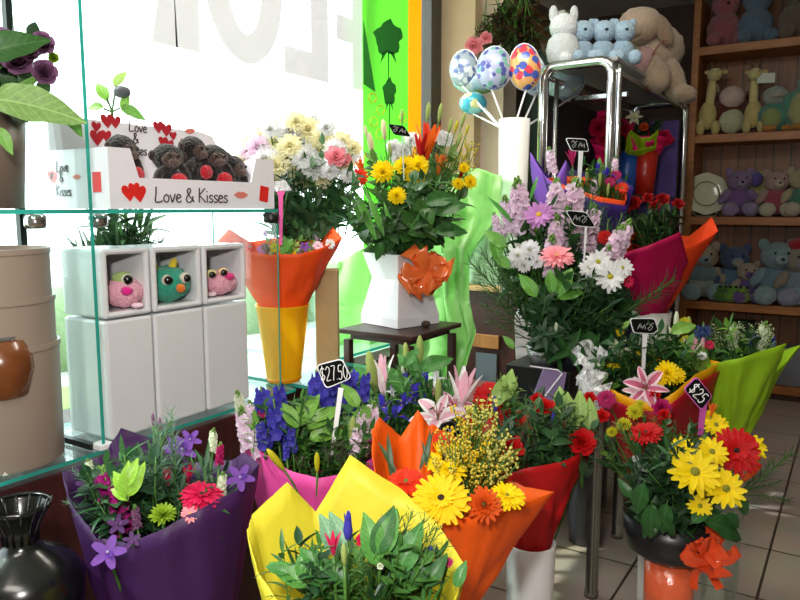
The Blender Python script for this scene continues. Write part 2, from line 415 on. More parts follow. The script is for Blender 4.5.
def flower(par, B, kind, pal, px, py, t, size, face=None, up=None, stem=True, lean=(0, 0)):
    """size: diameter (or length for spikes) in pixels of the photograph at depth t"""
    Q = P(px, py, t); s = M(size, t); out = (Q - B).normalized(); toc = (EYEV - Q).normalized()
    if kind in LONG: ax = out * .8 + Vector((0, 0, 1)) * .5
    elif kind in ('iris',): ax = out * .6 + Vector((0, 0, .8)) + toc * .3
    else: ax = out * .55 + toc * (face if face is not None else 1.0)
    ax = ax + CR * lean[0] + CU * lean[1]
    mw = frame(Q, ax.normalized(), RND.uniform(0, 6), s)
    me, ce = head(kind, pal)
    o = inst(me, kind, par, mw); inst(ce, CENTRE[kind], o, mw)
    if stem:
        axn = ax.normalized(); z0 = -.45 if kind in LONG else -.02
        a = Q + axn * (z0 * s); mid = a - axn * ((a - B).length * .3)
        st = MB().tube([mw.inverted() @ p for p in bez(a, mid, B)], .0022 / s, 5)
        inst(st.mesh('stem', [STEM()]), 'stem', o, mw)
    return o

# ---------------------------------------------------------------- foliage prototypes (unit length along +Z)
def leafgeo(mb, p, d, n, L, W, curl=.5, mi=0, seg=5):
    p = Vector(p); d = Vector(d).normalized(); n = Vector(n); n = (n - d * n.dot(d)).normalized(); sd = d.cross(n); vs = []
    for i in range(seg + 1):
        u = i / seg; a = curl * u
        dd = d * cos(a) - n * sin(a); nn = n * cos(a) + d * sin(a)
        if i: p = p + dd * (L / seg)
        w = W * .5 * (sin(pi * min(.985, .04 + u ** .85 * .96)) ** .9)
        for q in (-1, 0, 1): vs.append(p + sd * (q * w) + nn * (abs(q) * w * .25))
    fs = [(i * 3 + k, i * 3 + k + 1, (i + 1) * 3 + k + 1, (i + 1) * 3 + k) for i in range(seg) for k in (0, 1)]
    mb.add(vs, fs, mi)
def f_sprig(seed, nleaf=9, LL=.34, WW=.17):
    m = MB(); r = random.Random(seed); m.tube([(0, 0, 0), (.03, 0, .5), (0, .02, 1)], .012, 4, mi=1)
    for k in range(nleaf):
        z = .2 + .8 * k / nleaf; w = k * 2.4 + r.random(); d = Vector((cos(w), sin(w), .7))
        leafgeo(m, (0, 0, z), d, Vector((-cos(w) * .5, -sin(w) * .5, 1)), LL * r.uniform(.8, 1.15), WW * r.uniform(.8, 1.15), r.uniform(.2, .9))
    leafgeo(m, (0, 0, .95), (0, .1, 1), (1, 0, 0), LL * .8, WW * .8, .2)
    return m
def f_needle(seed):
    m = MB(); r = random.Random(seed); m.tube([(0, 0, 0), (.04, 0, .5), (.0, .05, 1)], .01, 4, mi=1)
    for k in range(54):
        z = .15 + .85 * k / 54; w = k * 2.4; L = .26 * (1.15 - .4 * z); d = Vector((cos(w), sin(w), 1.1))
        leafgeo(m, (.03 * sin(z * 3), .03 * z, z), d, Vector((-cos(w), -sin(w), 1)), L, .016, r.uniform(-.2, .4), seg=2)
    return m
def f_blades(seed, n=7):
    m = MB(); r = random.Random(seed)
    for k in range(n):
        w = r.uniform(0, 6.3); d = Vector((cos(w) * .28, sin(w) * .28, 1)); leafgeo(m, (0, 0, 0), d, Vector((-cos(w), -sin(w), .3)), r.uniform(.7, 1.0), .07, r.uniform(-.7, .1) * -1, seg=7)
    return m
def f_broad(seed):
    m = MB(); p = Vector((0, 0, .1)); vs = []; r = random.Random(seed); S, C = 14, 7
    for i in range(S + 1):
        u = i / S; a = .75 * u; d = Vector((0, -sin(a) * -1, cos(a))); n = Vector((0, -cos(a), -sin(a) * -1 * -1))
        if i: p = p + d * (.9 / S)
        w = .2 * (sin(pi * min(.985, .03 + u ** .8 * .96)) ** .85)
        for k in range(C):
            q = k / (C - 1) * 2 - 1
            vs.append(p + Vector((q * w, 0, 0)) + n * (abs(q) * w * .35 + .022 * abs(q) * sin(u * 17 + q * 2 + seed)))
    m.add(vs, [(i * C + k, i * C + k + 1, (i + 1) * C + k + 1, (i + 1) * C + k) for i in range(S) for k in range(C - 1)]); m.tube([(0, 0, 0), (0, 0, .15)], .014, 4, mi=1); return m
def f_blade(seed):
    m = MB(); leafgeo(m, (0, 0, 0), (0, 0, 1), (0, -1, 0), 1, .13, .6, seg=9); return m
def f_dots(seed, n=72, R=.021, spread=.3):
    m = MB(); r = random.Random(seed)
    for b in range(8):
        w = r.uniform(0, 6.3); z0 = r.uniform(.1, .5); e = Vector((cos(w) * spread * r.uniform(.4, 1), sin(w) * spread * r.uniform(.4, 1), r.uniform(.75, 1)))
        a = Vector((0, 0, z0)); m.tube([a, (a + e) / 2 + Vector((0, 0, -.02)), e], .006, 3, mi=1)
        for k in range(n // 8):
            u = r.uniform(.45, 1.02); p = a.lerp(e, u) + Vector((r.uniform(-1, 1), r.uniform(-1, 1), r.uniform(-1, 1))) * .04
            s = R * r.uniform(.6, 1.2); m.ball(p, (s, s, s * r.uniform(.7, 1.2)), 5, 4, rot=Matrix.Rotation(r.uniform(0, 3), 3, 'X'))
    m.tube([(0, 0, 0), (0, 0, .5)], .01, 4, mi=1)
    return m
FOL = dict(leaf_sprig=lambda s: f_sprig(s), round_leaf_sprig=lambda s: f_sprig(s, 8, .36, .26), long_leaf_sprig=lambda s: f_sprig(s, 12, .42, .09), needle_sprig=f_needle, grass_blades=f_blades,
           broad_leaf=f_broad, blade_leaf=f_blade, blossom_spray=f_dots, bud_spray=lambda s: f_dots(s, 110, .014, .22))
GC = {}
def fol(kind, col, seed):
    k = (kind, col, seed)
    if k not in GC:
        main = petal(col) if kind in ('blossom_spray', 'bud_spray') else (veined(col) if kind == 'broad_leaf' else leafm(col))
        GC[k] = FOL[kind](seed).mesh(kind, [main, STEM()])
    return GC[k]
GREENS = ('2c5a24', '3a6e2a', '4f8434', '234a26')
def leaf(par, kind, col, a, b, roll=None, name=None):
    """one leaf or sprig from world point a to world point b"""
    d = b - a
    q = d.normalized()
    # keep the upper side of single leaves towards the viewer / sky
    mw = frame(a, q, RND.uniform(0, 6) if roll is None else roll, d.length)
    return inst(fol(kind, col, RND.randint(1, 3)), name or kind, par, mw)
def faceleaf(par, kind, col, a, b, n=None, seedn=None):
    """broad leaf a->b whose upper side looks along n"""
    d = (b - a); z = d.normalized(); n = n or (EYEV - b).normalized() + Vector((0, 0, .5)); y = -(n - z * n.dot(z)).normalized(); x = y.cross(z)
    mw = Matrix.Translation(a) @ Matrix((x, y, z)).transposed().to_4x4() @ Matrix.Scale(d.length, 4)
    return inst(fol(kind, col, RND.randint(1, 3)), kind, par, mw)
def fill(par, B, cx, cy, rx, ry, t, dt, n, kinds, size, cols=GREENS, spread=.35, seed=0):
    """n sprigs whose tips fall in an ellipse of the view with depth t+-dt, all growing away from B"""
    r = random.Random(seed + int(cx * 7 + cy))
    for i in range(n):
        a = r.uniform(0, 2 * pi); q = math.sqrt(r.random())
        Q = P(cx + rx * q * cos(a), cy + ry * q * sin(a), t + dt * r.uniform(-1, 1))
        d = (Q - B).normalized() + Vector((r.uniform(-1, 1), r.uniform(-1, 1), r.uniform(-.6, 1))) * spread
        L = M(size * r.uniform(.75, 1.25), t); k = r.choice(kinds); c = r.choice(cols)
        leaf(par, k, c, Q - d.normalized() * L * .9, Q + d.normalized() * L * .1)

# ---------------------------------------------------------------- wrapping paper
def paper(par, rim, base, br, col, name='wrapping_paper', rings=14, seg=5, flare=1.0, crease=.008, m=None, th=.0012, label=None):
    """a sheet of paper wound round the stems: from a ring of radius br at base up to the rim curve"""
    rim = [P(*p) for p in rim]; base = P(*base); n = len(rim); pts = []
    for i in range(n):
        for k in range(seg): pts.append(rim[i].lerp(rim[(i + 1) % n], k / seg))
    c = sum(pts, Vector()) / len(pts); N_ = len(pts)
    dirs = []
    for p in pts:
        d = Vector((p.x - c.x, p.y - c.y, 0)); dirs.append(d.normalized() if d.length > 1e-4 else Vector((1, 0, 0)))
    mb = MB(); vs = []
    for j in range(rings + 1):
        u = j / rings
        for i, p in enumerate(pts):
            b = base + dirs[i] * br
            h = b.lerp(p, u); w = u ** (1.0 if flare < 1 else flare)
            xy = b.lerp(p, w)
            v = Vector((xy.x, xy.y, h.z))
            e = noise.noise(Vector((i * .45, u * 2.2, c.x * 9))) + .5 * abs(noise.noise(Vector((i * .8 + u * 3, u * .8, c.y * 9)))) - .5 * abs(noise.noise(Vector((i * .35 - u * 4, u * 2.5, c.y * 5))))
            v += dirs[i] * (crease * e * 4 * u * (1.15 - u))
            vs.append(v)
    fs = [(j * N_ + i, j * N_ + (i + 1) % N_, (j + 1) * N_ + (i + 1) % N_, (j + 1) * N_ + i) for j in range(rings) for i in range(N_)]
    mb.add(vs, fs)
    o = mb.obj(name, m or paperm(col), par, smooth=True)
    s = o.modifiers.new('thickness', 'SOLIDIFY'); s.thickness = th; s.offset = 0
    if label: o['label'] = label
    return o

# ---------------------------------------------------------------- pen strokes for hand lettering
GL = {
    'L': (.62, [[(.1, 1), (.08, .5), (.02, .04), (.3, .0), (.55, .08)]]),
    'o': (.5, [[(.22, .5), (.05, .35), (.05, .12), (.2, 0), (.38, .1), (.4, .35), (.25, .5), (.2, .48)]]),
    'v': (.48, [[(.02, .5), (.1, .25), (.18, 0), (.3, .25), (.42, .55)]]),
    'e': (.46, [[(.05, .25), (.35, .32), (.3, .5), (.15, .5), (.04, .3), (.06, .08), (.2, 0), (.4, .08)]]),
    '&': (.75, [[(.68, .05), (.3, .45), (.15, .75), (.3, .95), (.42, .75), (.15, .42), (.05, .15), (.25, -.02), (.5, .12), (.6, .42)]]),
    'K': (.65, [[(.1, 1), (.08, .5), (.05, 0)], [(.55, .98), (.3, .7), (.1, .5), (.35, .25), (.6, 0)]]),
    'i': (.22, [[(.08, .5), (.08, .2), (.1, 0)], [(.08, .72), (.09, .78)]]),
    's': (.42, [[(.36, .45), (.2, .52), (.06, .4), (.18, .27), (.34, .15), (.22, 0), (.03, .06)]]),
    '$': (.6, [[(.5, .8), (.28, .9), (.08, .72), (.28, .5), (.48, .3), (.3, .08), (.05, .2)], [(.3, 1.05), (.26, -.08)]]),
    '2': (.55, [[(.05, .75), (.2, .95), (.42, .8), (.35, .5), (.05, .03), (.48, .06)]]),
    '7': (.5, [[(.05, .95), (.42, .95), (.3, .5), (.2, 0)]]),
    '5': (.55, [[(.45, .95), (.15, .93), (.1, .55), (.35, .55), (.42, .25), (.25, 0), (.05, .1)]]),
    '0': (.5, [[(.25, .95), (.06, .7), (.06, .25), (.22, 0), (.4, .25), (.42, .7), (.25, .95)]]),
    '.': (.2, [[(.08, .03), (.1, .06)]]), ' ': (.3, []),
    '~': (.7, [[(.05, .7), (.2, .95), (.35, .6), (.15, .3), (.3, .1), (.5, .5), (.4, .8), (.6, .9)]]),
    '%': (.7, [[(.05, .2), (.25, .8), (.4, .3), (.6, .7), (.65, .2)], [(.1, .5), (.5, .45)]]),
}
def writing(par, text, o, u, v, h, r, m, name='lettering', sp=1.0, width=None):
    o, u, v = Vector(o), Vector(u).normalized(), Vector(v).normalized(); n = u.cross(v); mb = MB(); x = 0
    tot = sum(GL[c][0] for c in text); sx = (width / tot) if width else h * sp
    for ch in text:
        w, sts = GL[ch]
        for st in sts:
            cr = []
            for i in range(len(st) - 1):   # catmull-rom
                p0 = st[max(i - 1, 0)]; p1 = st[i]; p2 = st[i + 1]; p3 = st[min(i + 2, len(st) - 1)]
                for k in range(4):
                    t = k / 4; f = lambda a, b, c, d: .5 * (2 * b + (c - a) * t + (2 * a - 5 * b + 4 * c - d) * t * t + (3 * b - a - 3 * c + d) * t ** 3)
                    cr.append((f(p0[0], p1[0], p2[0], p3[0]), f(p0[1], p1[1], p2[1], p3[1])))
            cr.append(st[-1])
            mb.tube([o + u * ((x + a) * sx) + v * (b * h) + n * r * .3 for a, b in cr], r, 5)
        x += w
    return mb.obj(name, m, par)
def rrect(w, h, r, n=5):
    pts = []
    for cx, cy, a0 in ((w / 2 - r, h / 2 - r, 0), (-w / 2 + r, h / 2 - r, pi / 2), (-w / 2 + r, -h / 2 + r, pi), (w / 2 - r, -h / 2 + r, 1.5 * pi)):
        for k in range(n + 1):
            a = a0 + pi / 2 * k / n; pts.append((cx + r * cos(a), cy + r * sin(a)))
    return pts
HEART = [(0, -.5), (.28, -.2), (.48, .08), (.5, .3), (.38, .46), (.2, .46), (.06, .36), (0, .22), (-.06, .36), (-.2, .46), (-.38, .46), (-.5, .3), (-.48, .08), (-.28, -.2)]
LIPS = [(-.5, .02), (-.3, .16), (-.12, .26), (0, .18), (.12, .26), (.3, .16), (.5, .02), (.25, -.2), (0, -.26), (-.25, -.2)]

# ================================================================ THE ROOM
XW = -2.0     # window plane
def sbox(name, a, b, m, bevel=0): return struct(MB().box2(a, b).obj(name, m, bevel=bevel))
def tile_fn(nt, b, out):
    N, L = nt.nodes, nt.links
    tc = N.new('ShaderNodeTexCoord'); mp = N.new('ShaderNodeMapping'); mp.inputs['Location'].default_value = (.21, -.1, 0)
    L.new(tc.outputs['Object'], mp.inputs[0])
    br = N.new('ShaderNodeTexBrick'); br.offset = 0; br.inputs['Scale'].default_value = 1; br.inputs['Brick Width'].default_value = .41; br.inputs['Row Height'].default_value = .41
    br.inputs['Mortar Size'].default_value = .005; br.inputs['Color1'].default_value = (*lin('bcaca0'), 1); br.inputs['Color2'].default_value = (*lin('b2a297'), 1); br.inputs['Mortar'].default_value = (*lin('4a4039'), 1)
    L.new(mp.outputs[0], br.inputs['Vector']); nz = N.new('ShaderNodeTexNoise'); nz.inputs['Scale'].default_value = 6
    L.new(tc.outputs['Object'], nz.inputs['Vector'])
    mx = N.new('ShaderNodeMix'); mx.data_type = 'RGBA'; mx.blend_type = 'MULTIPLY'; mx.inputs[0].default_value = .35
    L.new(br.outputs['Color'], mx.inputs[6]); L.new(nz.outputs['Color'], mx.inputs[7]); L.new(mx.outputs[2], b.inputs['Base Color'])
    b.inputs['Roughness'].default_value = .28
    bp = N.new('ShaderNodeBump'); bp.inputs['Strength'].default_value = .4; bp.inputs['Distance'].default_value = .003; bp.invert = True
    L.new(br.outputs['Fac'], bp.inputs['Height']); L.new(bp.outputs['Normal'], b.inputs['Normal'])
sbox('floor', (-2.05, -2, -.1), (3, 6, 0), nodemat('floor_tiles', tile_fn))
sbox('ceiling', (-2.05, -2, 2.8), (3, 6, 2.9), mat('d8d4cc', rough=.9))
sbox('wall_right', (2.9, -2, 0), (3, 6, 2.8), mat('a8988a', rough=.9))
sbox('wall_back', (-2.1, -2.1, 0), (3, -2, 2.8), mat('a8988a', rough=.9))
sbox('wall_front', (-2.1, 5.85, 0), (3, 5.95, 2.8), mat('4a3a34', rough=.9))
WY0, WY1, WZ0, WZ1 = -1.6, 3.42, .62, 2.72
sbox('wall_left', (-2.1, -2, 0), (XW, 6, WZ0), mat('c9c4ba', rough=.8))
sbox('wall_left.001', (-2.1, -2, WZ1), (XW, 6, 2.8), mat('c9c4ba', rough=.8))
sbox('wall_left.002', (-2.1, -2, WZ0), (XW, WY0, WZ1), mat('c9c4ba', rough=.8))
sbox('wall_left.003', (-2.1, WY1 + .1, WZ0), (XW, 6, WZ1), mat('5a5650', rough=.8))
w1 = sbox('window_1', (XW - .05, WY1, WZ0), (XW + .02, WY1 + .1, WZ1), mat('3a3832', rough=.4), .004)
for a, b in (((XW - .05, WY0, WZ0), (XW + .02, WY1, WZ0 + .05)), ((XW - .05, WY0, WZ1 - .05), (XW + .02, WY1, WZ1)), ((XW - .05, WY0, WZ0 + .05), (XW + .02, WY0 + .06, WZ1 - .05))):
    struct(MB().box2(a, b).obj('window_frame', mat('55564e', rough=.4), w1))
struct(MB().box2((XW - .03, WY0 + .06, WZ0 + .05), (XW - .022, WY1, WZ1 - .05)).obj('window_pane', GLASS(), w1))
sbox('trim_1', (XW + .002, -1.6, WZ0 - .1), (XW + .26, 3.5, WZ0 - .06), mat('d8d6d0', rough=.4))
pl = bpy.data.lights.new('window_portal', 'AREA'); pl.shape = 'RECTANGLE'; pl.size = WY1 - WY0; pl.size_y = WZ1 - WZ0; pl.cycles.is_portal = True
po = bpy.data.objects.new('window_portal', pl); COL.objects.link(po); po.location = (XW - .06, (WY0 + WY1) / 2, (WZ0 + WZ1) / 2)
po.rotation_euler = Vector((1, 0, 0)).to_track_quat('-Z', 'Z').to_euler()
# window lettering: the shop name painted on the outside, seen from behind
def winbox(px0, px1, ybase=1.85): return sorted([onX(px0, 80, XW).y, onX(px1, 80, XW).y])
LM = mat('d8d0d2', rough=.7, thin=.62, var=.03)
wt = thing('window_lettering', 'large grey shop lettering across the top of the bright window, seen from behind', 'window lettering', (XW, 2, 1.85))
zb, zt, TH = 1.85, 2.45, .11
def vinyl(polys):
    mb = MB()
    for p in polys: mb.prism(p, (XW - .034, 0, 0), (0, 1, 0), (0, 0, 1), (1, 0, 0), .0005)
    mb.obj('letter', LM, wt)
a, b = winbox(343, 372); vinyl([[(b - TH, zb), (b, zb), (b, zt), (b - TH, zt)], [(a - .05, zt - TH), (b - TH, zt - TH), (b - TH, zt), (a - .05, zt)], [(a, zb + .2), (b - TH, zb + .2), (b - TH, zb + .31), (a, zb + .31)]])
a, b = winbox(291, 335); vinyl([[(b - TH * 1.1, zb), (b, zb), (b, zt), (b - TH * 1.1, zt)], [(a, zb), (b - TH * 1.1, zb), (b - TH * 1.1, zb + TH), (a, zb + TH)]])
a, b = winbox(213, 290); n = 40; ring = []
for k in range(n):
    q = [(2 * pi * (k + j) / n) for j in (0, 1)]; cy, cz, ra, rb = (a + b) / 2, (zb + zt) / 2, (b - a) / 2, (zt - zb) / 2
    ring.append([(cy + ra * cos(q[0]), cz + rb * sin(q[0])), (cy + ra * cos(q[1]), cz + rb * sin(q[1])), (cy + (ra - .12) * cos(q[1]), cz + (rb - .11) * sin(q[1])), (cy + (ra - .12) * cos(q[0]), cz + (rb - .11) * sin(q[0]))])
vinyl(ring)
a, b = winbox(160, 208); vinyl([[(b - TH, zb), (b, zb), (b, zt), (b - TH, zt)], [(a, zb), (a + TH, zb), (b - TH - .002, zb + .3), (b - TH - .002, zb + .42)], [(a + .03, zt - TH), (b - TH, zt - TH), (b - TH, zt), (a + .03, zt)], [(a, zb + .3), (a + TH, zb + .3), (a + TH, zt - TH * .5), (a, zt - TH)]])
# green and orange poster on the last pane
def Wp(px, py): q = onX(px, py, XW + .024); return (q.y, q.z)
y0 = Wp(363, 100)[0]; y1 = Wp(408, 100)[0]; y2 = Wp(421, 100)[0]
pst = thing('window_banner', 'bright green banner with dark green roses and an orange edge, hung in the window', 'banner', (XW + .03, y0, 1))
O3 = ((XW + .022, 0, 0), (0, 1, 0), (0, 0, 1), (1, 0, 0))
MB().prism([(y0, .9), (y1, .9), (y1, 2.6), (y0, 2.6)], *O3, .003).obj('green_panel', mat('9cf070', rough=.6, thin=.6, var=.03), pst)
MB().prism([(y1, .9), (y2, .9), (y2, 2.6), (y1, 2.6)], *O3, .003).obj('orange_panel', mat('ffc430', rough=.6, thin=.6, var=.03), pst)
DG = mat('1d7a28', rough=.7)
OD = ((XW + .026, 0, 0), (0, 1, 0), (0, 0, 1), (1, 0, 0))
def rose_print(px, py, w, h, stem):
    mb = MB(); pts = []
    for k in range(22):
        a = 2 * pi * k / 22; r_ = 1 + .13 * sin(5 * a) + .07 * cos(9 * a); pts.append(Wp(px + w / 2 * r_ * cos(a), py - h / 2 * r_ * sin(a)))
    mb.prism(pts, *OD, .001)
    mb.prism([Wp(px - .6, py + h * .4), Wp(px + .6, py + h * .4), Wp(px + .4, py + stem), Wp(px - .4, py + stem)], *OD, .001)
    for s in (-1, 1): mb.prism([Wp(px, py + h * .35), Wp(px + s * w * .3, py + h * .75), Wp(px + s * w * .22, py + h * .45)], *OD, .001)
    mb.obj('rose_print', DG, pst)
rose_print(388, 38, 27, 34, 44); rose_print(389, 92, 13, 26, 52)
for x, y in ((372, 98), (380, 110), (373, 122), (379, 134), (402, 118)): MB().tube([(XW + .028,) + Wp(x + 4 * cos(k), y + 5 * sin(k)) for k in range(7)], .003, 4).obj('flower_outline', mat('e8b040', rough=.7), pst)
MB().prism([Wp(363, 20), Wp(375, 92), Wp(363, 84)], *OD, .0012).obj('leaf_print', mat('3aa040', rough=.7, thin=.4), pst)
# pillar at the end of the window
PY = 3.56
pa = onY(433, 200, PY).x; pb = onY(473, 200, PY).x; pc = onY(503, 200, PY + .1).x
sbox('wall_pillar', (XW, PY, 0), (pb, PY + .25, 2.8), mat('cbb294', rough=.85, var=.05))
sbox('wall_pillar_side', (pb, PY + .08, 0), (pc, PY + .25, 2.8), mat('c8b3a8', rough=.85, var=.05))
d1 = sbox('door_1', (pc + .01, PY + .35, 0), (pc + .2, PY + .4, 2.3), mat('22382c', rough=.5), .003)
struct(MB().box2((pc + .2, PY + .3, 0), (pc + .25, PY + .42, 2.35)).obj('door_frame', mat('d8d6d8', rough=.5), d1))
# outside
ext = MB().box2((-14, -8, -.25), (-2.15, 16, -.15)); struct(ext.obj('floor.001', mat('b8b4ac', rough=.9, scale=3)))
struct(MB().box2((-4.4, -8, -.15), (-3.9, 16, .12)).obj('floor.002', mat('7f9a55', rough=.95, scale=12, var=.3)))
hed = MB(); hr = random.Random(3)
for k in range(40): hed.ball((-6.4 + hr.uniform(-.2, .2), -3 + k * .35, .05), (.45, .4, .5), 8, 6, jit=.2)
tag(hed.obj('hedge', leafm('8fa87a'), smooth=True), 'pale green hedge across the street outside the window', 'hedge')

# ================================================================ GLASS DISPLAY SHELVING
FX = -1.3
TEAL = mat('2fa090', rough=.12, var=.1, thin=.3, spec=.8)
def glass_slab(name, a, b, par, edge=.0):
    """clear sheet with teal ground edges"""
    a, b = Vector(a), Vector(b); o = MB().box2(a, b); me = o.obj(name, [GLASS(), TEAL], par)
    d = b - a; thin = min(range(3), key=lambda i: abs(d[i]))
    for p in me.data.polygons:
        if abs(p.normal[thin]) < .5: p.material_index = 1
    return me
YD = .892
Z1, Z2 = .80, 1.297
su = thing('display_shelving', 'glass display shelving with teal edges in front of the window', 'shelving', (FX - .2, .9, 0))
glass_slab('shelf', (FX - .24, -.25, Z1 - .008), (FX, 1.50, Z1), su)
glass_slab('shelf', (FX - .24, -.25, Z2 - .008), (FX, YD - .006, Z2), su)
glass_slab('shelf', (FX - .24, YD + .004, Z2 - .008), (FX, 1.442, Z2), su)
glass_slab('divider_panel', (FX - .24, YD - .005, Z1), (FX, YD + .003, 2.1), su)
glass_slab('end_panel', (FX - .24, 1.434, Z1), (FX, 1.440, Z2 - .01), su)
MB().box2((FX - .45, -.25, .06), (FX - .03, 1.5, Z1 - .03)).obj('cabinet_base', REDW(), su, bevel=.004)
MB().box2((FX - .4, -.25, 0), (FX - .06, 1.5, .06)).obj('plinth', BLACK(), su)
for q, nm in ((onX(35, 217, FX - .02), 'clamp'), (onX(97, 209, FX - .03), 'clamp'), (onX(271, 211, FX - .01), 'clamp')):
    MB().lathe([(0, -.024), (.017, -.024), (.02, -.018), (.02, .0), (.014, .004), (0, .004)], 16, c=(q.x, q.y, Z2 - .012)).obj(nm, CHROME() if q.y < 1.3 else BLACK(), su, smooth=True)
MB().box2((FX - .238, YD - .02, Z1), (FX - .222, YD - .006, 2.1)).obj('upright', mat('23302c', rough=.3, metal=.5), su)
MB().box2((FX - .2, YD - .018, Z1), (FX - .02, YD - .006, Z1 + .012)).obj('rail', BLACK(), su)
MB().box2((FX - .03, YD - .012, Z1), (FX + .006, YD + .02, Z1 + .012)).obj('clamp', WHITE(), su, bevel=.002)

# glass table top in the window where the yellow vase stands
gt = thing('window_ledge', 'glass topped ledge under the window carrying the yellow vase', 'ledge', (-1.7, 1.9, 0))
glass_slab('glass_top', (-1.96, 1.54, Z1 - .01), (-1.17, 1.85, Z1), gt)
glass_slab('glass_top', (-1.96, 1.852, Z1 - .01), (-1.45, 2.45, Z1), gt)
MB().box2((-1.97, 1.54, Z1 - .05), (-1.45, 2.43, Z1 - .014)).obj('ledge_board', mat('c9d6cc', rough=.3), gt, bevel=.003)
MB().box2((-1.24, 1.58, 0), (-1.20, 1.62, Z1 - .011)).obj('leg', CHROME(), gt)
MB().box2((-1.24, 1.77, 0), (-1.20, 1.81, Z1 - .011)).obj('leg', CHROME(), gt)
MB().box2((-1.97, 1.56, 0), (-1.47, 2.40, Z1 - .052)).obj('ledge_base', REDW(), gt)

# ---- open ceramic cubes and tall square planters
def qx(px, X=FX - .03): return onX(px, 300, X).y
cuts = [103, 153, 204, 248]
ZC = 1.065
for i in range(3):
    X = FX - .035; ya, yb = qx(cuts[i], X) + .003, qx(cuts[i + 1], X) - .003
    dpt = .15; lbl = ('leftmost', 'middle', 'rightmost')[i]
    t = MB().box2((X - dpt, ya, Z1), (X, yb, ZC - .004)).obj('square_planter', CERAM(), bevel=.006)
    tag(t, 'tall white square planter under the %s open cube on the lower glass shelf' % lbl, 'planter', 'tall white square planters')
    m = MB(); z0, z1 = ZC, ZC + .149 - .002 * i; w = .013
    oy = [(ya, z0), (yb, z0), (yb, z1), (ya, z1)]; iy = [(ya + w, z0 + w), (yb - w, z0 + w), (yb - w, z1 - w), (ya + w, z1 - w)]
    vs = [(X, y, z) for y, z in oy] + [(X, y, z) for y, z in iy] + [(X - dpt, y, z) for y, z in oy] + [(X - dpt + .012, y, z) for y, z in iy]
    fs = [(k, (k + 1) % 4, 4 + (k + 1) % 4, 4 + k) for k in range(4)] + [(k, 8 + k, 8 + (k + 1) % 4, (k + 1) % 4) for k in range(4)] + [(4 + k, 4 + (k + 1) % 4, 12 + (k + 1) % 4, 12 + k) for k in range(4)] + [(8, 11, 10, 9), (12, 13, 14, 15)]
    m.add(vs, fs); c = m.obj('cube_box', CERAM(), bevel=.007)
    tag(c, 'white ceramic cube lying open, holding the %s plush' % ('pink and red', 'teal', 'pink and white')[i], 'cube box', 'white ceramic cubes with plush toys')

# ================================================================ PLUSH BUILDER
def plush(name, label, cat, Q, yaw, s, parts, group=None, jit=.09):
    """parts: (name, centre, radii, colour[, tilt]); local x to the viewer's right, y away, z up; unit s metres"""
    t = thing(name, label, cat, Q, group, yaw)
    for p in parts:
        nm, c, r, col = p[:4]; rot = Matrix.Rotation(p[4], 3, 'Y') if len(p) > 4 else None
        m = MB().ball(Vector(c) * s, tuple(x * s for x in r), 18, 12, rot=rot, jit=jit)
        mm = mat(col, rough=.25, var=0) if nm in ('eye', 'nose', 'pupil') else plushm(col)
        o = m.obj(nm, mm, t, smooth=True, world=False); PW[o.name] = PW[t.name]
    return t
SH = YAW + pi / 2 + pi / 2 - pi / 2 - 0   # yaw so that local -y faces the camera roughly
def toy(px, py, X): return onX(px, py, X)
yf = radians(62)   # facing +X: local -y -> +X
FI = FX - .084
def fronty(i): return (qx(cuts[i], FX - .035) + qx(cuts[i + 1], FX - .035)) / 2
zi = ZC + .0135
plush('plush_bird', 'pink plush head with a magenta beak and red wing in leftmost cube', 'plush toy', (FI, fronty(0) + .012, zi), yf, .067,
      [('head', (.15, 0, .52), (.66, .6, .5), 'f0a8bc'), ('wing', (-.5, .1, .5), (.34, .4, .46), 'c81820'), ('wing', (.8, .1, .3), (.2, .3, .4), 'c81820', .4), ('crest', (.1, -.1, 1.0), (.34, .3, .24), 'a8c070'),
       ('eye', (.2, -.42, .98), (.19, .16, .19), 'd4d8c0'), ('pupil', (.22, -.5, .98), (.15, .12, .16), '080808'), ('beak', (.16, -.58, .62), (.2, .14, .15), 'e0208a'), ('foot', (.5, -.4, .1), (.2, .25, .1), 'f4d0dc')])
plush('plush_owl', 'teal plush owl head with two yellow horns and orange beak in middle cube', 'plush toy', (FI, fronty(1) + .006, zi), yf, .07,
      [('head', (0, 0, .62), (.78, .6, .62), '2f9a80'), ('horn', (-.42, -.1, 1.2), (.14, .14, .26), 'e8d030', -.4), ('horn', (.2, -.1, 1.24), (.14, .14, .26), 'e8d030', .3),
       ('eye', (-.1, -.52, .78), (.19, .14, .19), 'd0c8b8'), ('pupil', (-.07, -.6, .78), (.15, .1, .15), '100c08'), ('eye', (.5, -.45, .82), (.19, .14, .19), 'd0c8b8'), ('pupil', (.55, -.52, .82), (.14, .1, .14), '100c08'),
       ('beak', (.32, -.62, .5), (.15, .14, .15), 'e87820')])
plush('plush_bird', 'pink plush head with orange foot and dark eyes lying in rightmost cube', 'plush toy', (FI, fronty(2) + .004, zi), yf, .066,
      [('head', (.2, 0, .5), (.7, .55, .48), 'f0a8bc'), ('wing', (-.55, .0, .6), (.25, .35, .5), 'b81820'), ('foot', (-.6, -.2, .25), (.15, .2, .25), 'e89040'), ('eye', (-.2, -.45, .9), (.2, .16, .15), 'e8e0a0'), ('pupil', (-.2, -.58, .86), (.13, .08, .12), '080808'),
       ('eye', (.25, -.45, .95), (.2, .16, .15), 'f0c8a0'), ('pupil', (.25, -.58, .92), (.13, .08, .12), '080808'), ('beak', (.5, -.5, .75), (.18, .12, .14), 'e83a8a'), ('foot', (-.2, -.4, .1), (.2, .25, .1), 'f4d0dc')])

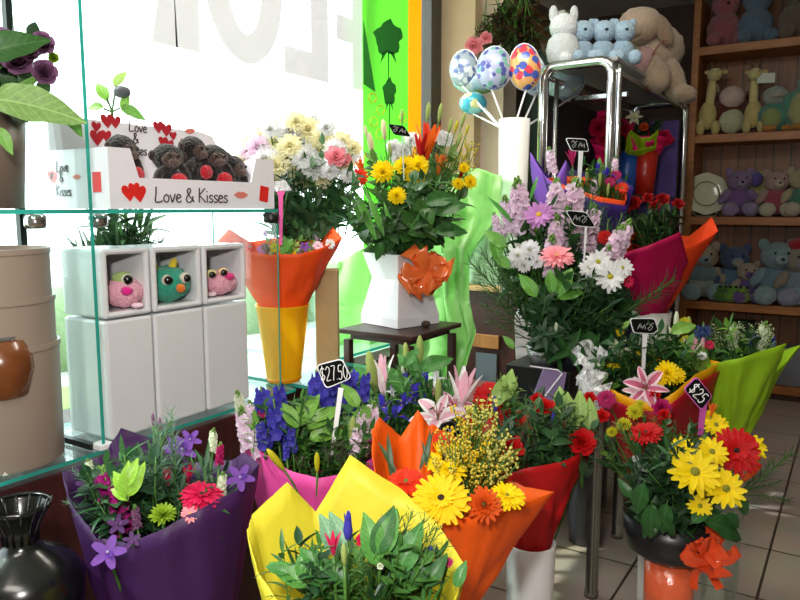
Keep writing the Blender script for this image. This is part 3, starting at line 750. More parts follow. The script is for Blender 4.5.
# ---- Love & Kisses counter box with plush monkeys
BX = FX - .025; BY0 = onX(109, 180, BX).y; BY1 = onX(274, 190, BX).y; BXB = max(-1.53, onY(41, 180, BY0).x)
zb_ = Z2 + .001
CARD = mat('e6e2ea', rough=.6, var=.02)
lb = thing('display_box', 'white card counter box printed with red hearts and lips on the upper glass shelf', 'display box', (BX - .1, 1.17, zb_))
hL = .128; lip = .067
fr = [(BY0, 0), (BY1, 0), (BY1, hL), (BY1 - .065, hL), (BY1 - .085, lip), (BY0 + .075, lip), (BY0 + .055, hL), (BY0, hL)]
MB().prism(fr, (BX - .004, 0, zb_), (0, 1, 0), (0, 0, 1), (1, 0, 0), .004).obj('front_panel', CARD, lb)
MB().box2((BXB, BY0, zb_), (BX - .004, BY0 + .004, zb_ + hL)).obj('side_panel', CARD, lb)
MB().box2((BXB, BY1 - .004, zb_), (BX - .004, BY1, zb_ + hL)).obj('side_panel', CARD, lb)
MB().box2((BXB, BY0 + .004, zb_), (BX - .004, BY1 - .004, zb_ + .003)).obj('bottom_panel', CARD, lb)
bk = [(BY0 - .0, 0), (BY1, 0), (BY1, .17), (BY1 - .02, .198), (BY1 - .06, .207), (BY0 + .05, .207), (BY0, .20)]
MB().prism(bk, (BXB - .004, 0, zb_), (0, 1, 0), (0, 0, 1), (1, 0, 0), .004).obj('back_panel', CARD, lb)
REDM = mat('d82018', rough=.5); DRED = mat('b01828', rough=.5); TXT = mat('3a1a20', rough=.6)
def decal(poly, X, cy, cz, s, m, nm, par, rot=0, sx=1, d=.0008, sideY=None):
    pts = [((a * cos(rot) - b * sin(rot)) * s * sx, (a * sin(rot) + b * cos(rot)) * s) for a, b in poly]
    if sideY is None: MB().prism(pts, (X, cy, cz), (0, 1, 0), (0, 0, 1), (1, 0, 0), d).obj(nm, m, par)
    else: MB().prism(pts, (X, sideY, cz), (1, 0, 0), (0, 0, 1), (0, -1, 0), d).obj(nm, m, par)
def fq(px, py, X): q = onX(px, py, X); return q.y, q.z
for (x, y, s) in ((129, 193, 13), (139, 194, 13), (134, 189, 10)):
    a, b = fq(x, y, BX); decal(HEART, BX, a, b, M(s, 1.6) * 1.25, REDM, 'heart_print', lb, .1, d=.0004 + x * 1e-5)
a, b = fq(241, 195, BX); decal(LIPS, BX, a, b, .034, mat('d8786a', rough=.5), 'lips_print', lb, sx=1.5)
a, b = fq(264, 194, BX); decal(rrect(1, 1.25, .05), BX, a, b, .032, REDM, 'heart_stamp', lb, -.15)
ya, za = fq(155, 202, BX); yb_, _ = fq(228, 202, BX)
writing(lb, 'Love & Kisses', (BX + .0005, ya, za), (0, 1, 0), (0, 0, 1), .034, .0016, TXT, width=yb_ - ya)
XB = BXB
for (x, y, s) in ((107, 121, 11), (115, 122, 10), (96, 127, 8), (97, 138, 12), (106, 136, 9), (158, 127, 10), (166, 130, 11), (173, 136, 7), (163, 142, 9), (169, 145, 9)):
    a, b = fq(x, y, XB); decal(HEART, XB, a, b, M(s, 1.85) * 1.2, DRED, 'heart_print', lb, .1 * (x % 3 - 1), d=.0003 + x * 1e-5)
a, b = fq(190, 131, XB); decal(LIPS, XB, a, b, .03, mat('d8786a', rough=.5), 'lips_print', lb, .2, 1.3)
a, b = fq(184, 146, XB); decal(rrect(1, 1.2, .05), XB, a, b, .028, REDM, 'heart_stamp', lb, -.2)
for s_, x0, y0_, x1 in (('Love', 129, 131, 147), ('&', 133, 143, 139), ('Kisses', 127, 154, 147)):
    ya, za = fq(x0, y0_, XB); yb_, _ = fq(x1, y0_, XB); writing(lb, s_, (XB + .0005, ya, za), (0, 1, 0), (0, 0, 1), .026, .0015, TXT, width=yb_ - ya)
def sq(px, py): q = onY(px, py, BY0); return q.x, q.z
for s_, x0, y0_, x1 in (('Love', 57, 172, 69), ('&', 60, 182, 64), ('Kisses', 57, 196, 72)):
    xa, za = sq(x0, y0_); xb, _ = sq(x1, y0_); writing(lb, s_, (xa, BY0 - .0005, za), (1, 0, 0), (0, 0, 1), .024, .0013, TXT, width=xb - xa)
for x, y in ((51, 176), (54, 178)): a, b = sq(x, y); decal(HEART, a, 0, b, .026, REDM, 'heart_print', lb, sideY=BY0 - .0002)
a, b = sq(77, 177); decal(LIPS, a, 0, b, .022, mat('d8786a', rough=.5), 'lips_print', lb, sx=1.4, sideY=BY0 - .0002)
a, b = sq(97, 182); decal(rrect(1, 1.5, .05), a, 0, b, .028, REDM, 'heart_stamp', lb, sideY=BY0 - .0002)
mk = [(121, 150, 'slumped at the left end, half hidden by the box corner'), (168, 158, 'facing out in the middle'), (192, 150, 'leaning beside the red stamp on the card'), (214, 158, 'lying with one arm raised'), (232, 168, 'lowest, at the right end of the box')]
for i, (x, y, d) in enumerate(mk):
    q = onX(x, y, -1.42); s = .042
    plush('plush_monkey', 'dark brown plush monkey ' + d, 'plush toy', (q.x, q.y, q.z), pi / 2 + (-.3 if i % 2 else .2), s,
          [('head', (0, 0, 0), (.9, .8, .8), '1c1716'), ('face', (0, -.5, -.1), (.62, .4, .5), '4c3a34'), ('ear', (-.9, 0, .1), (.25, .15, .3), '3a2c28'), ('ear', (.9, 0, .1), (.25, .15, .3), '3a2c28'),
           ('muzzle', (0, -.85, -.3), (.35, .2, .24), '5c4640'), ('eye', (-.25, -.88, .08), (.09, .06, .09), '050505'), ('eye', (.25, -.88, .08), (.09, .06, .09), '050505'),
           ('body', (0, .1, -1.2), (.75, .65, .8), '241e1e'), ('arm', (-.75, -.4, -1.0), (.25, .3, .6), '2c2422', .5), ('arm', (.8, -.3, -.7), (.25, .3, .7), '2c2422', -.6), ('heart', (.3, -.75, -1.3), (.5, .3, .42), 'c01828')], 'plush monkeys in the Love and Kisses box')

# ================================================================ LEFT UNIT: stacked pots, dark rose pot, amber cup
BP = mat('958578', rough=.35, var=.03)
bc = onX(2, 450, FX - .125)
rr = M(61, bc.y * cos(YAW) - bc.x * sin(YAW)) * .98
zz = [Z1 + .001, onX(58, 333, -1.415).z, onX(58, 290, -1.415).z, onX(58, 245, -1.415).z]
for i in range(3):
    r0 = rr * (.93, 1.0, .99)[0] ; top = zz[i + 1]; bot = Z1 + .001 + .012 * i if i else zz[0]
    R = rr * (1.02, .985, .955)[i]
    prof = [(0, bot + .004), (R * .95 - .002 * i, bot), (R * .965, bot + .004), (R * .98, top - .012), (R, top - .01), (R, top), (R - .006, top), (R - .008, top - .02), (R * .93 - .008, bot + .012), (0, bot + .012)]
    o = MB().lathe(prof, 48, c=(bc.x, bc.y, 0)).obj('plant_pot', BP, smooth=True); es = o.modifiers.new('edges', 'EDGE_SPLIT'); es.split_angle = radians(40)
    tag(o, ('tall taupe pot standing on the lower glass shelf, lowest of the nested stack', 'taupe pot nested in the tall one, middle of the stack', 'taupe pot with smooth rim, topmost of the nested stack')[i], 'plant pot', 'nested taupe pots')
# amber cup on clear foot
ac = onX(3, 470, FX + .0); ac = Vector((FX - .005 - .04, onX(4, 468, FX - .04).y - .0, Z1))
tt = (ac - EYEV).dot(CF); u = 1.26 / 720
ac = P(4, 0, 1.22); ac.z = Z1
AX = Vector((FX - .045, onX(4, 400, FX - .045).y - .0, Z1)); kx = (Vector((AX.x, AX.y, 1.0)) - EYEV).dot(CF) / 720
AX.z += .001
cup = thing('tealight_holder', 'amber glass tealight holder on a clear glass stem, before the taupe pots', 'candle holder', AX)
zt_ = onX(4, 338, AX.x).z; zm = onX(4, 362, AX.x).z; zl = onX(4, 400, AX.x).z
AMB = mat('7a4218', rough=.25, var=.5, scale=14, coat=.3, trans=.2)
MB().lathe([(0, zl + .012), (kx * 10, zl), (kx * 24, zl + .012), (kx * 30, zm - .01), (kx * 29, zm + .012), (kx * 22, zt_ - .004), (kx * 15, zt_), (kx * 14, zt_ - .006), (kx * 20, zm + .01), (kx * 20, zm - .02), (0, zl + .02)], 32, c=(AX.x, AX.y, 0)).obj('bowl', AMB, cup, smooth=True)
MB().lathe([(kx * 17, zt_ - .001), (kx * 18, zt_ + .006), (kx * 16, zt_ + .006), (kx * 13.5, zt_ - .03), (0, zt_ - .032)], 28, c=(AX.x, AX.y, 0)).obj('glass_liner', mat('b8bcb8', rough=.1, trans=.8), cup, smooth=True)
MB().lathe([(0, Z1 + .001), (kx * 20, Z1 + .001), (kx * 20, Z1 + .004), (kx * 5, Z1 + .014), (kx * 3, Z1 + .06), (kx * 4, zl - .01), (kx * 10, zl + .001)], 28, c=(AX.x, AX.y, 0)).obj('stem_foot', GLASS(), cup, smooth=True)
# rose plant in brown pot on upper shelf
rc = onX(-6, 205, -1.45); tr_ = (rc - EYEV).dot(CF); R = M(34, tr_)
rp = thing('potted_rose', 'dusky purple roses and large green leaves in a brown pot, upper left shelf', 'potted plant', (rc.x, rc.y, Z2 + .001))
zt2 = P(0, 112, tr_).z
MB().lathe([(0, Z2 + .002), (R * .8, Z2 + .002), (R * 1.0, zt2), (R * .94, zt2), (R * .88, zt2 - .02), (0, zt2 - .03)], 36, c=(rc.x, rc.y, 0)).obj('pot', mat('6a5a50', rough=.4), rp, smooth=True)
B = Vector((rc.x, rc.y, zt2 - .03)); t0 = tr_ - .12
for x, y, s in ((42, 44, 26), (16, 60, 36), (44, 73, 28), (2, 42, 30), (28, 52, 22)): flower(rp, B, 'rose', 'durose', x, y, t0 - .03, s)
flower(rp, B, 'rose', 'greenf', 53, 58, t0, 12)
fl = lambda par, col, x0, y0, x1, y1, t, k='broad_leaf', t2=None, n=None: faceleaf(par, k, col, P(x0, y0, t), P(x1, y1, t2 or t), n)
fl(rp, '7fa05a', -18, 98, 82, 106, t0 - .1); fl(rp, '2f5a24', -30, 60, 44, 28, t0 - .12); fl(rp, '6f9a4a', -8, 112, 44, 62, t0 - .06, 'blade_leaf'); fl(rp, '5a8a3a', 62, 108, 84, 134, t0 - .02)
fl(rp, '6f9a4a', -5, 125, 14, 152, t0 - .1); fl(rp, '3a5a30', 0, 100, 38, 60, t0 + .02)
fill(rp, B, 20, 70, 34, 34, t0 + .05, .04, 14, ('round_leaf_sprig',), 60, ('33502c', '2b4426', '4a6a3a'), seed=1)
# dark footed glass vase at the bottom left
vq = P(22, 560, 1.08); kx = 1.08 / 720
va = thing('glass_vase', 'dark smoked glass vase with flared rim on a wide foot, bottom left corner', 'vase', (vq.x, vq.y, .38))
DGL = mat('0a0c0d', rough=.22, var=.1, coat=.15, spec=.5)
z = lambda py: P(22, py, 1.08).z
MB().lathe([(kx * 29, z(502)), (kx * 31, z(500)), (kx * 27, z(506)), (kx * 17, z(525)), (kx * 15, z(540)), (kx * 22, z(548)), (kx * 46, z(562)), (kx * 58, z(580)), (kx * 56, z(610)), (kx * 40, z(650)), (kx * 20, z(700)), (kx * 20, .38), (0, .38)], 40, c=(vq.x, vq.y, 0)).obj('vase_body', DGL, va, smooth=True)
m = MB()
for k in range(14):
    w = 2 * pi * k / 14; m.tube([(vq.x + cos(w) * kx * r_, vq.y + sin(w) * kx * r_, z(y_)) for r_, y_ in ((29, 503), (22, 515), (17, 527), (15.5, 540))], .0022, 4)
m.obj('flutes', mat('14181a', rough=.12), va, smooth=True)
cb = MB().box2((vq.x - .11, vq.y - .14, .02), (vq.x + .09, vq.y + .16, .379)).obj('stand', mat('1a1614', rough=.6), bevel=.004); tag(cb, 'low black stand under the dark glass vase', 'stand')

# plants standing behind the glass shelves
bp = thing('potted_plant', 'leafy green plant with one dark bud rising behind the counter box', 'potted plant', (-1.86, onX(118, 200, -1.86).y, .562))
B = onX(118, 236, -1.86)
MB().lathe([(0, .562), (.06, .562), (.085, .76), (.075, .76), (.068, .73), (0, .73)], 24, c=(-1.86, B.y, 0)).obj('pot', mat('4a5a48', rough=.5), bp, smooth=True)
B2 = Vector((-1.86, B.y, .74)); tb = 2.13
fl(bp, '7fb040', 108, 104, 96, 76, tb); fl(bp, 'a8c86a', 113, 88, 126, 68, tb); fl(bp, '5f8f3a', 118, 106, 146, 116, tb); fl(bp, '7aa848', 106, 108, 82, 104, tb); fl(bp, '7aa848', 122, 112, 128, 90, tb)
m = MB()
for a, b in (((112, 112), (107, 98)), ((112, 112), (116, 86)), ((112, 112), (120, 108)), ((112, 112), (104, 109))): m.tube([P(*a, tb), P(*b, tb)], .003, 5)
m.tube([B2, P(113, 200, 2.17), P(112, 160, 2.15), P(112, 112, tb)], .004, 5); m.obj('stem', STEM(), bp)
MB().ball(P(122, 92, tb), (M(9, tb), M(8, tb), M(6, tb)), 12, 8, jit=.1).obj('bud', mat('4a4a50', rough=.6), bp, smooth=True)
fill(bp, B2, 118, 230, 34, 16, 2.14, .05, 46, ('grass_blades', 'long_leaf_sprig'), 70, ('2c4a2a', '3f6a3a', '274226'), seed=3)

# ================================================================ YELLOW VASE WITH ORANGE FOIL BOUQUET, CREAM BOUQUET
tv = 2.05; base = onZ(284, 381, Z1); tv = (base - EYEV).dot(CF)
ky = tv / 720; ztop = P(284, 303, tv).z
yv = thing('yellow_vase', 'clear yellow tapered vase standing on the glass ledge', 'vase', (base.x, base.y, Z1 + .001))
YG = mat('ffd81c', rough=.12, thin=.6, coat=.5, var=.03)
MB().lathe([(0, Z1 + .002), (ky * 16, Z1 + .002), (ky * 17, Z1 + .01), (ky * 26, ztop - .004), (ky * 27, ztop), (ky * 25, ztop), (ky * 15, Z1 + .03), (0, Z1 + .03)], 36, c=(base.x, base.y, 0)).obj('vase_body', YG, yv, smooth=True)
MB().lathe([(ky * 16.4, Z1 + .006), (ky * 18, Z1 + .01), (ky * 16.8, Z1 + .016)], 36, c=(base.x, base.y, 0)).obj('base_ring', mat('e08a10', rough=.2), yv, smooth=True)
ob = thing('bouquet', 'small mixed flowers in bright orange paper standing in the yellow vase', 'bouquet', (base.x, base.y, ztop - .1))
tb = tv
paper(ob, [(216, 243, tb - .02), (229, 229, tb + .08), (250, 242, tb + .14), (290, 236, tb + .16), (322, 240, tb + .14), (333, 227, tb + .08), (342, 238, tb), (325, 247, tb - .09), (300, 254, tb - .13), (270, 255, tb - .13), (240, 250, tb - .08)], (284, 309, tb), .062, 'f0561c', flare=.8)
B = P(284, 330, tb)
for x, y, p, s in ((292, 254, 'yel', 11), (305, 247, 'purple', 12), (318, 246, 'ltpink', 12), (330, 244, 'white', 12), (262, 250, 'mauve', 12), (250, 247, 'redor', 12), (275, 248, 'byel', 12), (236, 246, 'ltpink', 10)): flower(ob, B, 'daisy' if p != 'purple' else 'orchid', p, x, y, tb - .06, s)
fl(ob, '3f7a2a', 290, 258, 284, 232, tb - .1); fl(ob, '5a9a3a', 280, 256, 292, 236, tb - .11)
fill(ob, B, 290, 244, 44, 8, tb, .08, 22, ('leaf_sprig', 'bud_spray'), 26, ('5a8a3a', '7aa04a', 'a08ab0'), seed=4)
cbq = thing('bouquet', 'tall sheaf of cream and white chrysanthemums with a pink bloom against the window', 'bouquet', P(308, 300, 2.3))
tc = 2.26; B = P(304, 300, 2.3)
MB().lathe([(0, Z1 + .001), (.04, Z1 + .001), (.046, P(0, 245, tc).z), (.042, P(0, 245, tc).z), (.036, Z1 + .02), (0, Z1 + .02)], 24, c=(B.x, B.y, 0)).obj('glass_vase', GLASS(), cbq, smooth=True)
cl = [(290, 132, 'white', 26), (308, 130, 'cream', 22), (274, 142, 'cream', 22), (258, 148, 'ltpink', 22), (265, 160, 'white', 24), (285, 158, 'cream', 26), (305, 158, 'white', 24), (318, 150, 'cream', 22), (298, 172, 'cream', 24), (282, 176, 'white', 24), (314, 168, 'white', 22), (322, 138, 'cream', 20), (335, 150, 'white', 20), (268, 176, 'cream', 20), (300, 146, 'white', 22), (248, 152, 'ltpink', 16), (350, 155, 'white', 18), (345, 166, 'cream', 16), (326, 128, 'white', 16), (280, 128, 'cream', 18), (306, 182, 'cream', 18), (254, 166, 'ltpink', 16), (330, 172, 'white', 16)]
cl += [(262, 138, 'cream', 18), (252, 144, 'cream', 16), (342, 142, 'cream', 18), (296, 122, 'cream', 18), (312, 120, 'white', 16), (270, 130, 'white', 16), (354, 148, 'cream', 14), (290, 146, 'cream', 20), (312, 158, 'cream', 22), (276, 166, 'cream', 22), (294, 184, 'white', 18), (322, 180, 'cream', 16), (348, 176, 'white', 14), (244, 160, 'cream', 14)]
for x, y, p, s in cl: flower(cbq, B, 'chrysanthemum', p, x, y, tc + RND.uniform(-.08, .08), s * 1.35)
flower(cbq, B, 'carnation', 'pink', 336, 157, tc - .1, 24); flower(cbq, B, 'carnation', 'pink', 345, 160, tc - .05, 16)
for x0, x1 in ((290, 262), (300, 278), (312, 296), (320, 322), (326, 346), (332, 360), (305, 330), (296, 300), (318, 352), (300, 285), (310, 268)):
    fl(cbq, RND.choice(('3f6a3a', '2f5a30', '5a8a4a')), 306 + (x0 - 306) * .5, 240, x1, 178 + RND.uniform(-6, 16), tc - .04, 'blade_leaf')
fill(cbq, B, 308, 192, 52, 20, tc, .08, 44, ('long_leaf_sprig', 'leaf_sprig', 'broad_leaf'), 52, ('35603a', '2b5030', '4a7a4a'), seed=5)
fill(cbq, B, 308, 150, 50, 24, tc, .07, 18, ('leaf_sprig',), 34, ('6f906a', '5a8058'), seed=6)
# pink card fork
pf = thing('card_fork', 'pink plastic card fork with clear clip beside the counter box', 'card holder', P(281, 245, 1.95))
MB().prism([(-.0035, 0), (.0035, 0), (.006, .13), (.012, .145), (-.012, .145), (-.006, .13)], P(281, 245, 1.95), CR, CU, -CF, .004).obj('fork_stick', mat('f04fa8', rough=.3), pf)
MB().prism([(-.02, .145), (.03, .148), (.012, .175), (-.018, .172)], P(281, 245, 1.95), CR, CU, -CF, .001).obj('clear_clip', FILM(), pf)
# kraft paper bag to the right of the vase
kb = P(328, 352, 2.2); z0 = Z1 + .001; zt_ = P(328, 268, 2.2).z; hw = M(11, 2.2)
k_ = MB().box((kb.x, kb.y, (z0 + zt_) / 2), (hw, .03, (zt_ - z0) / 2), rot=Matrix.Rotation(YAW, 3, 'Z')).obj('paper_bag', mat('b39a6e', rough=.85), bevel=.004)
tag(k_, 'plain kraft paper bag standing to the right of the yellow vase', 'bag')

# ================================================================ STOOL + WHITE FLOWER BOX
ZS = .905
c1, c2, c3 = onZ(345, 327, ZS), onZ(412, 337, ZS), onZ(464, 323, ZS)
st = thing('plant_stool', 'dark wooden square stool carrying the white flower box', 'stool', (c2.x, c2.y, 0))
x0, x1, y0, y1 = c1.x, c2.x, c2.y, c3.y
MB().box2((x0, y0, ZS - .015), (x1, y1, ZS)).obj('stool_top', DARKW(), st, bevel=.003)
MB().box2((x0 + .03, y0 + .03, ZS - .035), (x1 - .03, y1 - .03, ZS - .0155)).obj('apron', DARKW(), st)
for x in (x0 + .025, x1 - .025):
    for y in (y0 + .025, y1 - .025): MB().box2((x - .012, y - .012, 0), (x + .012, y + .012, ZS - .0355)).obj('leg', DARKW(), st, bevel=.002)
MB().box2((x0 + .01, y0 + .02, .25), (x1 - .01, y0 + .04, .28)).obj('stretcher', DARKW(), st)
tn = MB().ball((onZ(426, 327, ZS).x, onZ(426, 327, ZS).y, ZS + .011), (.016, .016, .0105), 12, 8, jit=.1).obj('seed_pod', mat('4a3a2c', rough=.9), smooth=True); tag(tn, 'small dark round seed pod on the edge of the dark stool', 'seed pod')
bq = onZ(400, 323, ZS); tbx = (bq - EYEV).dot(CF); kb = tbx / 720
fb = thing('flower_box_arrangement', 'tall arrangement of yellow chrysanthemums, lilies and leaves in white hourglass box', 'flower arrangement', (bq.x, bq.y, ZS + .001))
wb = mat('e9e8ee', rough=.45, var=.02)
zz = lambda py: P(400, py, tbx).z
prof = [(.118, ZS + .002), (.118, zz(314)), (.084, zz(277)), (.112, zz(252)), (.106, zz(252)), (.06, zz(272)), (0.001, zz(274))]
vs = []; ang = YAW + radians(42)
for r_, z_ in prof:
    for k in range(4): vs.append((bq.x + r_ * 1.15 * cos(ang + pi / 4 + k * pi / 2), bq.y + r_ * 1.15 * sin(ang + pi / 4 + k * pi / 2), z_))
fs = [(j * 4 + k, j * 4 + (k + 1) % 4, (j + 1) * 4 + (k + 1) % 4, (j + 1) * 4 + k) for j in range(len(prof) - 1) for k in range(4)]
MB().add(vs, fs).obj('flower_box', wb, fb, bevel=.002)
def bow(par, px, py, t, size, col, n=11, seed=1, name='bow', film=False, tails=2):
    """rosette of wide cellophane loops"""
    r = random.Random(seed); Q = P(px, py, t); s = M(size, t) / 2; mb = MB()
    for k in range(n):
        a = 2 * pi * k / n * 1.7 + r.uniform(-.4, .4); out = (CR * cos(a) + CU * sin(a) - CF * r.uniform(-.1, .8)).normalized(); f = (-CF + CR * r.uniform(-.5, .5) + CU * r.uniform(-.5, .5)).normalized(); L = s * r.uniform(.55, 1.15); W = s * r.uniform(.16, .34)
        sd = out.cross(f).normalized(); pts = []; m = 9; h = r.uniform(.25, .6)
        for i in range(m + 1):
            w = pi * i / m; q = Q + out * (L * sin(w)) + f * (s * h * (1 - cos(w)) * .5) + sd * (s * .12 * sin(w * 3 + k)) + Vector([r.uniform(-1, 1) * s * .05 for _ in range(3)])
            ww = W * (.3 + .7 * sin(w)); tw = r.uniform(-.7, .7)
            pts += [q - sd * ww + f * (ww * tw), q + f * ww * .15, q + sd * ww - f * (ww * tw)]
        mb.add(pts, [(i * 3 + j, i * 3 + j + 1, i * 3 + j + 4, i * 3 + j + 3) for i in range(m) for j in (0, 1)])
    for k in range(tails):
        a = -pi / 2 + (k - .5) * .8; out = CR * cos(a) + CU * sin(a); sd = out.cross(-CF); pts = []
        for i in range(6): q = Q + out * (s * 1.3 * i / 5) - CF * .01 * sin(i * 1.5); pts += [q - sd * s * .16, q + sd * s * .16]
        mb.add(pts, [(i * 2, i * 2 + 1, i * 2 + 3, i * 2 + 2) for i in range(5)])
    return mb.obj(name, FILM() if film else mat(col, rough=.12, thin=.35, coat=.6, var=.15, scale=40), par, smooth=True)
bow(fb, 425, 274, tbx - .15, 56, 'fc7c3c', seed=5, n=15, tails=0)
B = P(403, 262, tbx)
ta = tbx - .06
F = lambda par, B, k, p, x, y, t, s, **kw: flower(par, B, k, p, x, y, t, s, **kw)
F(fb, B, 'chrysanthemum', 'yel', 397, 196, ta - .2, 20)
for x, y, s in ((383, 172, 26), (404, 166, 22), (418, 166, 24), (415, 177, 22), (470, 182, 16), (458, 184, 14), (464, 168, 12)): F(fb, B, 'chrysanthemum', 'yel', x, y, ta - .05, s)
for x, y in ((394, 147), (405, 150), (412, 140), (441, 138), (446, 140), (398, 158)): F(fb, B, 'chrysanthemum', 'white', x, y, ta + .06, 18)
for x, y, s, p in ((428, 143, 42, 'redor'), (422, 150, 34, 'dkred'), (360, 165, 24, 'olily'), (440, 165, 24, 'olily'), (352, 158, 14, 'pink')): F(fb, B, 'alstroemeria', p, x, y, ta - .02, s)
F(fb, B, 'gerbera', 'redor', 359, 177, ta - .05, 20); F(fb, B, 'alstroemeria', 'dkred', 462, 172, ta - .02, 18)
for x, y, s, p in ((428, 112, 20, 'bgreen'), (440, 113, 20, 'bgreen'), (450, 126, 16, 'bgreen'), (463, 120, 16, 'bgreen'), (459, 140, 16, 'bgreen'), (456, 127, 14, 'byel'), (384, 130, 22, 'bpink'), (371, 145, 26, 'bpink'), (366, 132, 14, 'bpink'), (402, 116, 14, 'bgreen'), (390, 150, 16, 'bgreen'), (467, 130, 12, 'byel')): F(fb, B, 'lily_bud', p, x, y, ta + .04, s)
for x, y in ((462, 150), (452, 160), (470, 158), (474, 142)): leaf(fb, 'blossom_spray', 'dcc83a', P(x - 8, y + 34, ta + .08), P(x, y - 6, ta + .08))
fill(fb, B, 408, 210, 52, 32, ta - .04, .13, 78, ('leaf_sprig', 'long_leaf_sprig', 'broad_leaf', 'round_leaf_sprig'), 46, ('2f5528', '3c6a2c', '26461f', '486f30'), seed=7)
fill(fb, B, 412, 170, 48, 24, ta + .04, .08, 34, ('leaf_sprig', 'needle_sprig'), 42, ('3c6a2c', '5a8038', '6d8a48'), seed=8)
for a in ((360, 222, 350, 186), (376, 240, 352, 178), (384, 236, 366, 184), (392, 232, 384, 198)): fl(fb, '4f9030', *a, ta - .16, 'broad_leaf' if a[0] % 4 else 'blade_leaf')
for a in ((430, 216, 470, 196), (430, 232, 472, 226), (420, 205, 462, 190), (384, 240, 374, 262), (372, 226, 348, 228), (440, 220, 458, 240)): fl(fb, '2f6428', *a, ta - .15)

# ================================================================ GREEN CLOTH, SIDE CABINET
def cloth(par, grid, col, name, thin=.45, folds=.02, seed=0, sub=6, rough=.6):
    """cloth through a coarse grid of (px,py,t) rows, with soft folds"""
    g = [[P(*p) for p in row] for row in grid]; R, C = len(g), len(g[0]); mb = MB(); nr, nc = (R - 1) * sub, (C - 1) * sub; vs = []
    for i in range(nr + 1):
        for j in range(nc + 1):
            a, b = min(i // sub, R - 2), min(j // sub, C - 2); u, v = i / sub - a, j / sub - b; u2, v2 = u * u * (3 - 2 * u), v * v * (3 - 2 * v)
            p = g[a][b].lerp(g[a][b + 1], v2).lerp(g[a + 1][b].lerp(g[a + 1][b + 1], v2), u2)
            e = noise.noise(Vector((j * .42 + .1 * i, i * .1, seed))) * 1.0 + .5 * noise.noise(Vector((j * .9, i * .25, seed + 5)))
            vs.append(p - CF * (folds * e * 2))
    mb.add(vs, [(i * (nc + 1) + j, i * (nc + 1) + j + 1, (i + 1) * (nc + 1) + j + 1, (i + 1) * (nc + 1) + j) for i in range(nr) for j in range(nc)])
    o = mb.obj(name, mat(col, rough=rough, thin=thin, var=.12, scale=9), par, smooth=True)
    s = o.modifiers.new('thickness', 'SOLIDIFY'); s.thickness = .0015
    return o
ZB = onY(480, 287, 3.0).z
sc = thing('side_cabinet', 'dark cabinet with a pale wood top edge and grey-blue panel beyond the stool', 'cabinet', (-1.1, 3.0, 0))
cx0, cx1 = onY(438, 290, 3.0).x, onY(545, 290, 3.0).x
MB().box2((cx0, 3.0, ZB - .02), (cx1, 3.5, ZB)).obj('cabinet_top', nodemat('tan_wood', wood_fn('b08a58', 'c9a470')), sc, bevel=.003)
MB().box2((cx0 + .02, 3.03, 0), (cx1 - .02, 3.5, ZB - .022)).obj('carcass', DARKW(), sc)
q0, q1 = onY(477, 352, 3.03), onY(497, 390, 3.03); MB().box2((q0.x, 3.018, .35), (q1.x, 3.03, q0.z)).obj('grey_panel', mat('566068', rough=.5), sc)
q0, q1 = onY(474, 333, 3.03), onY(500, 349, 3.03); MB().box2((q0.x, 3.012, q1.z), (q1.x, 3.03, q0.z)).obj('drawer', nodemat('tan_wood2', wood_fn('8a5a2c', 'a8743c')), sc, bevel=.002)
gc = cloth(None, [[(446, 178, 2.78), (470, 168, 2.85), (502, 175, 2.9)], [(440, 215, 2.72), (466, 212, 2.76), (499, 215, 2.86)], [(441, 250, 2.7), (458, 248, 2.7), (470, 255, 2.76)], [(444, 300, 2.68), (458, 300, 2.7), (469, 300, 2.74)], [(452, 345, 2.66), (468, 340, 2.68), (476, 330, 2.72)], [(440, 385, 2.66), (456, 380, 2.66), (462, 376, 2.68)]], 'b8f29c', 'green_cloth', folds=.035, rough=.28, seed=3)
tag(gc, 'bright green satin cloth hanging in folds from the cabinet behind the orange bow', 'cloth')
gc = cloth(None, [[(338, 262, 2.95), (370, 245, 3.0), (420, 240, 3.0), (455, 235, 3.0)], [(330, 300, 2.85), (370, 300, 2.9), (420, 300, 2.9), (455, 300, 2.95)], [(325, 345, 2.7), (370, 348, 2.75), (420, 345, 2.8), (455, 345, 2.85)], [(325, 372, 2.62), (370, 376, 2.65), (420, 380, 2.7), (455, 385, 2.8)]], 'bcf4a4', 'green_cloth', folds=.03, seed=9, thin=.5)
tag(gc, 'sheer green cloth spread under the window behind the dark stool', 'cloth')
gc = cloth(None, [[(483, 180, 2.96), (500, 178, 2.98), (520, 182, 2.98)], [(474, 225, 2.94), (492, 228, 2.95), (512, 230, 2.96)], [(468, 258, 2.92), (484, 262, 2.92), (504, 266, 2.93)], [(465, 284, 2.90), (480, 285, 2.90), (500, 286, 2.91)]], 'cfeecb', 'white_cloth', folds=.012, seed=21, thin=.4)
tag(gc, 'pale white cloth hanging over the cabinet edge left of the pink stock flowers', 'cloth')
wc = MB().box2((-1.93, 2.62, 0), (-1.0, 2.98, .5)).obj('storage_box', mat('6a3a38', rough=.7)); tag(wc, 'reddish brown storage box on the floor behind the stool', 'box')

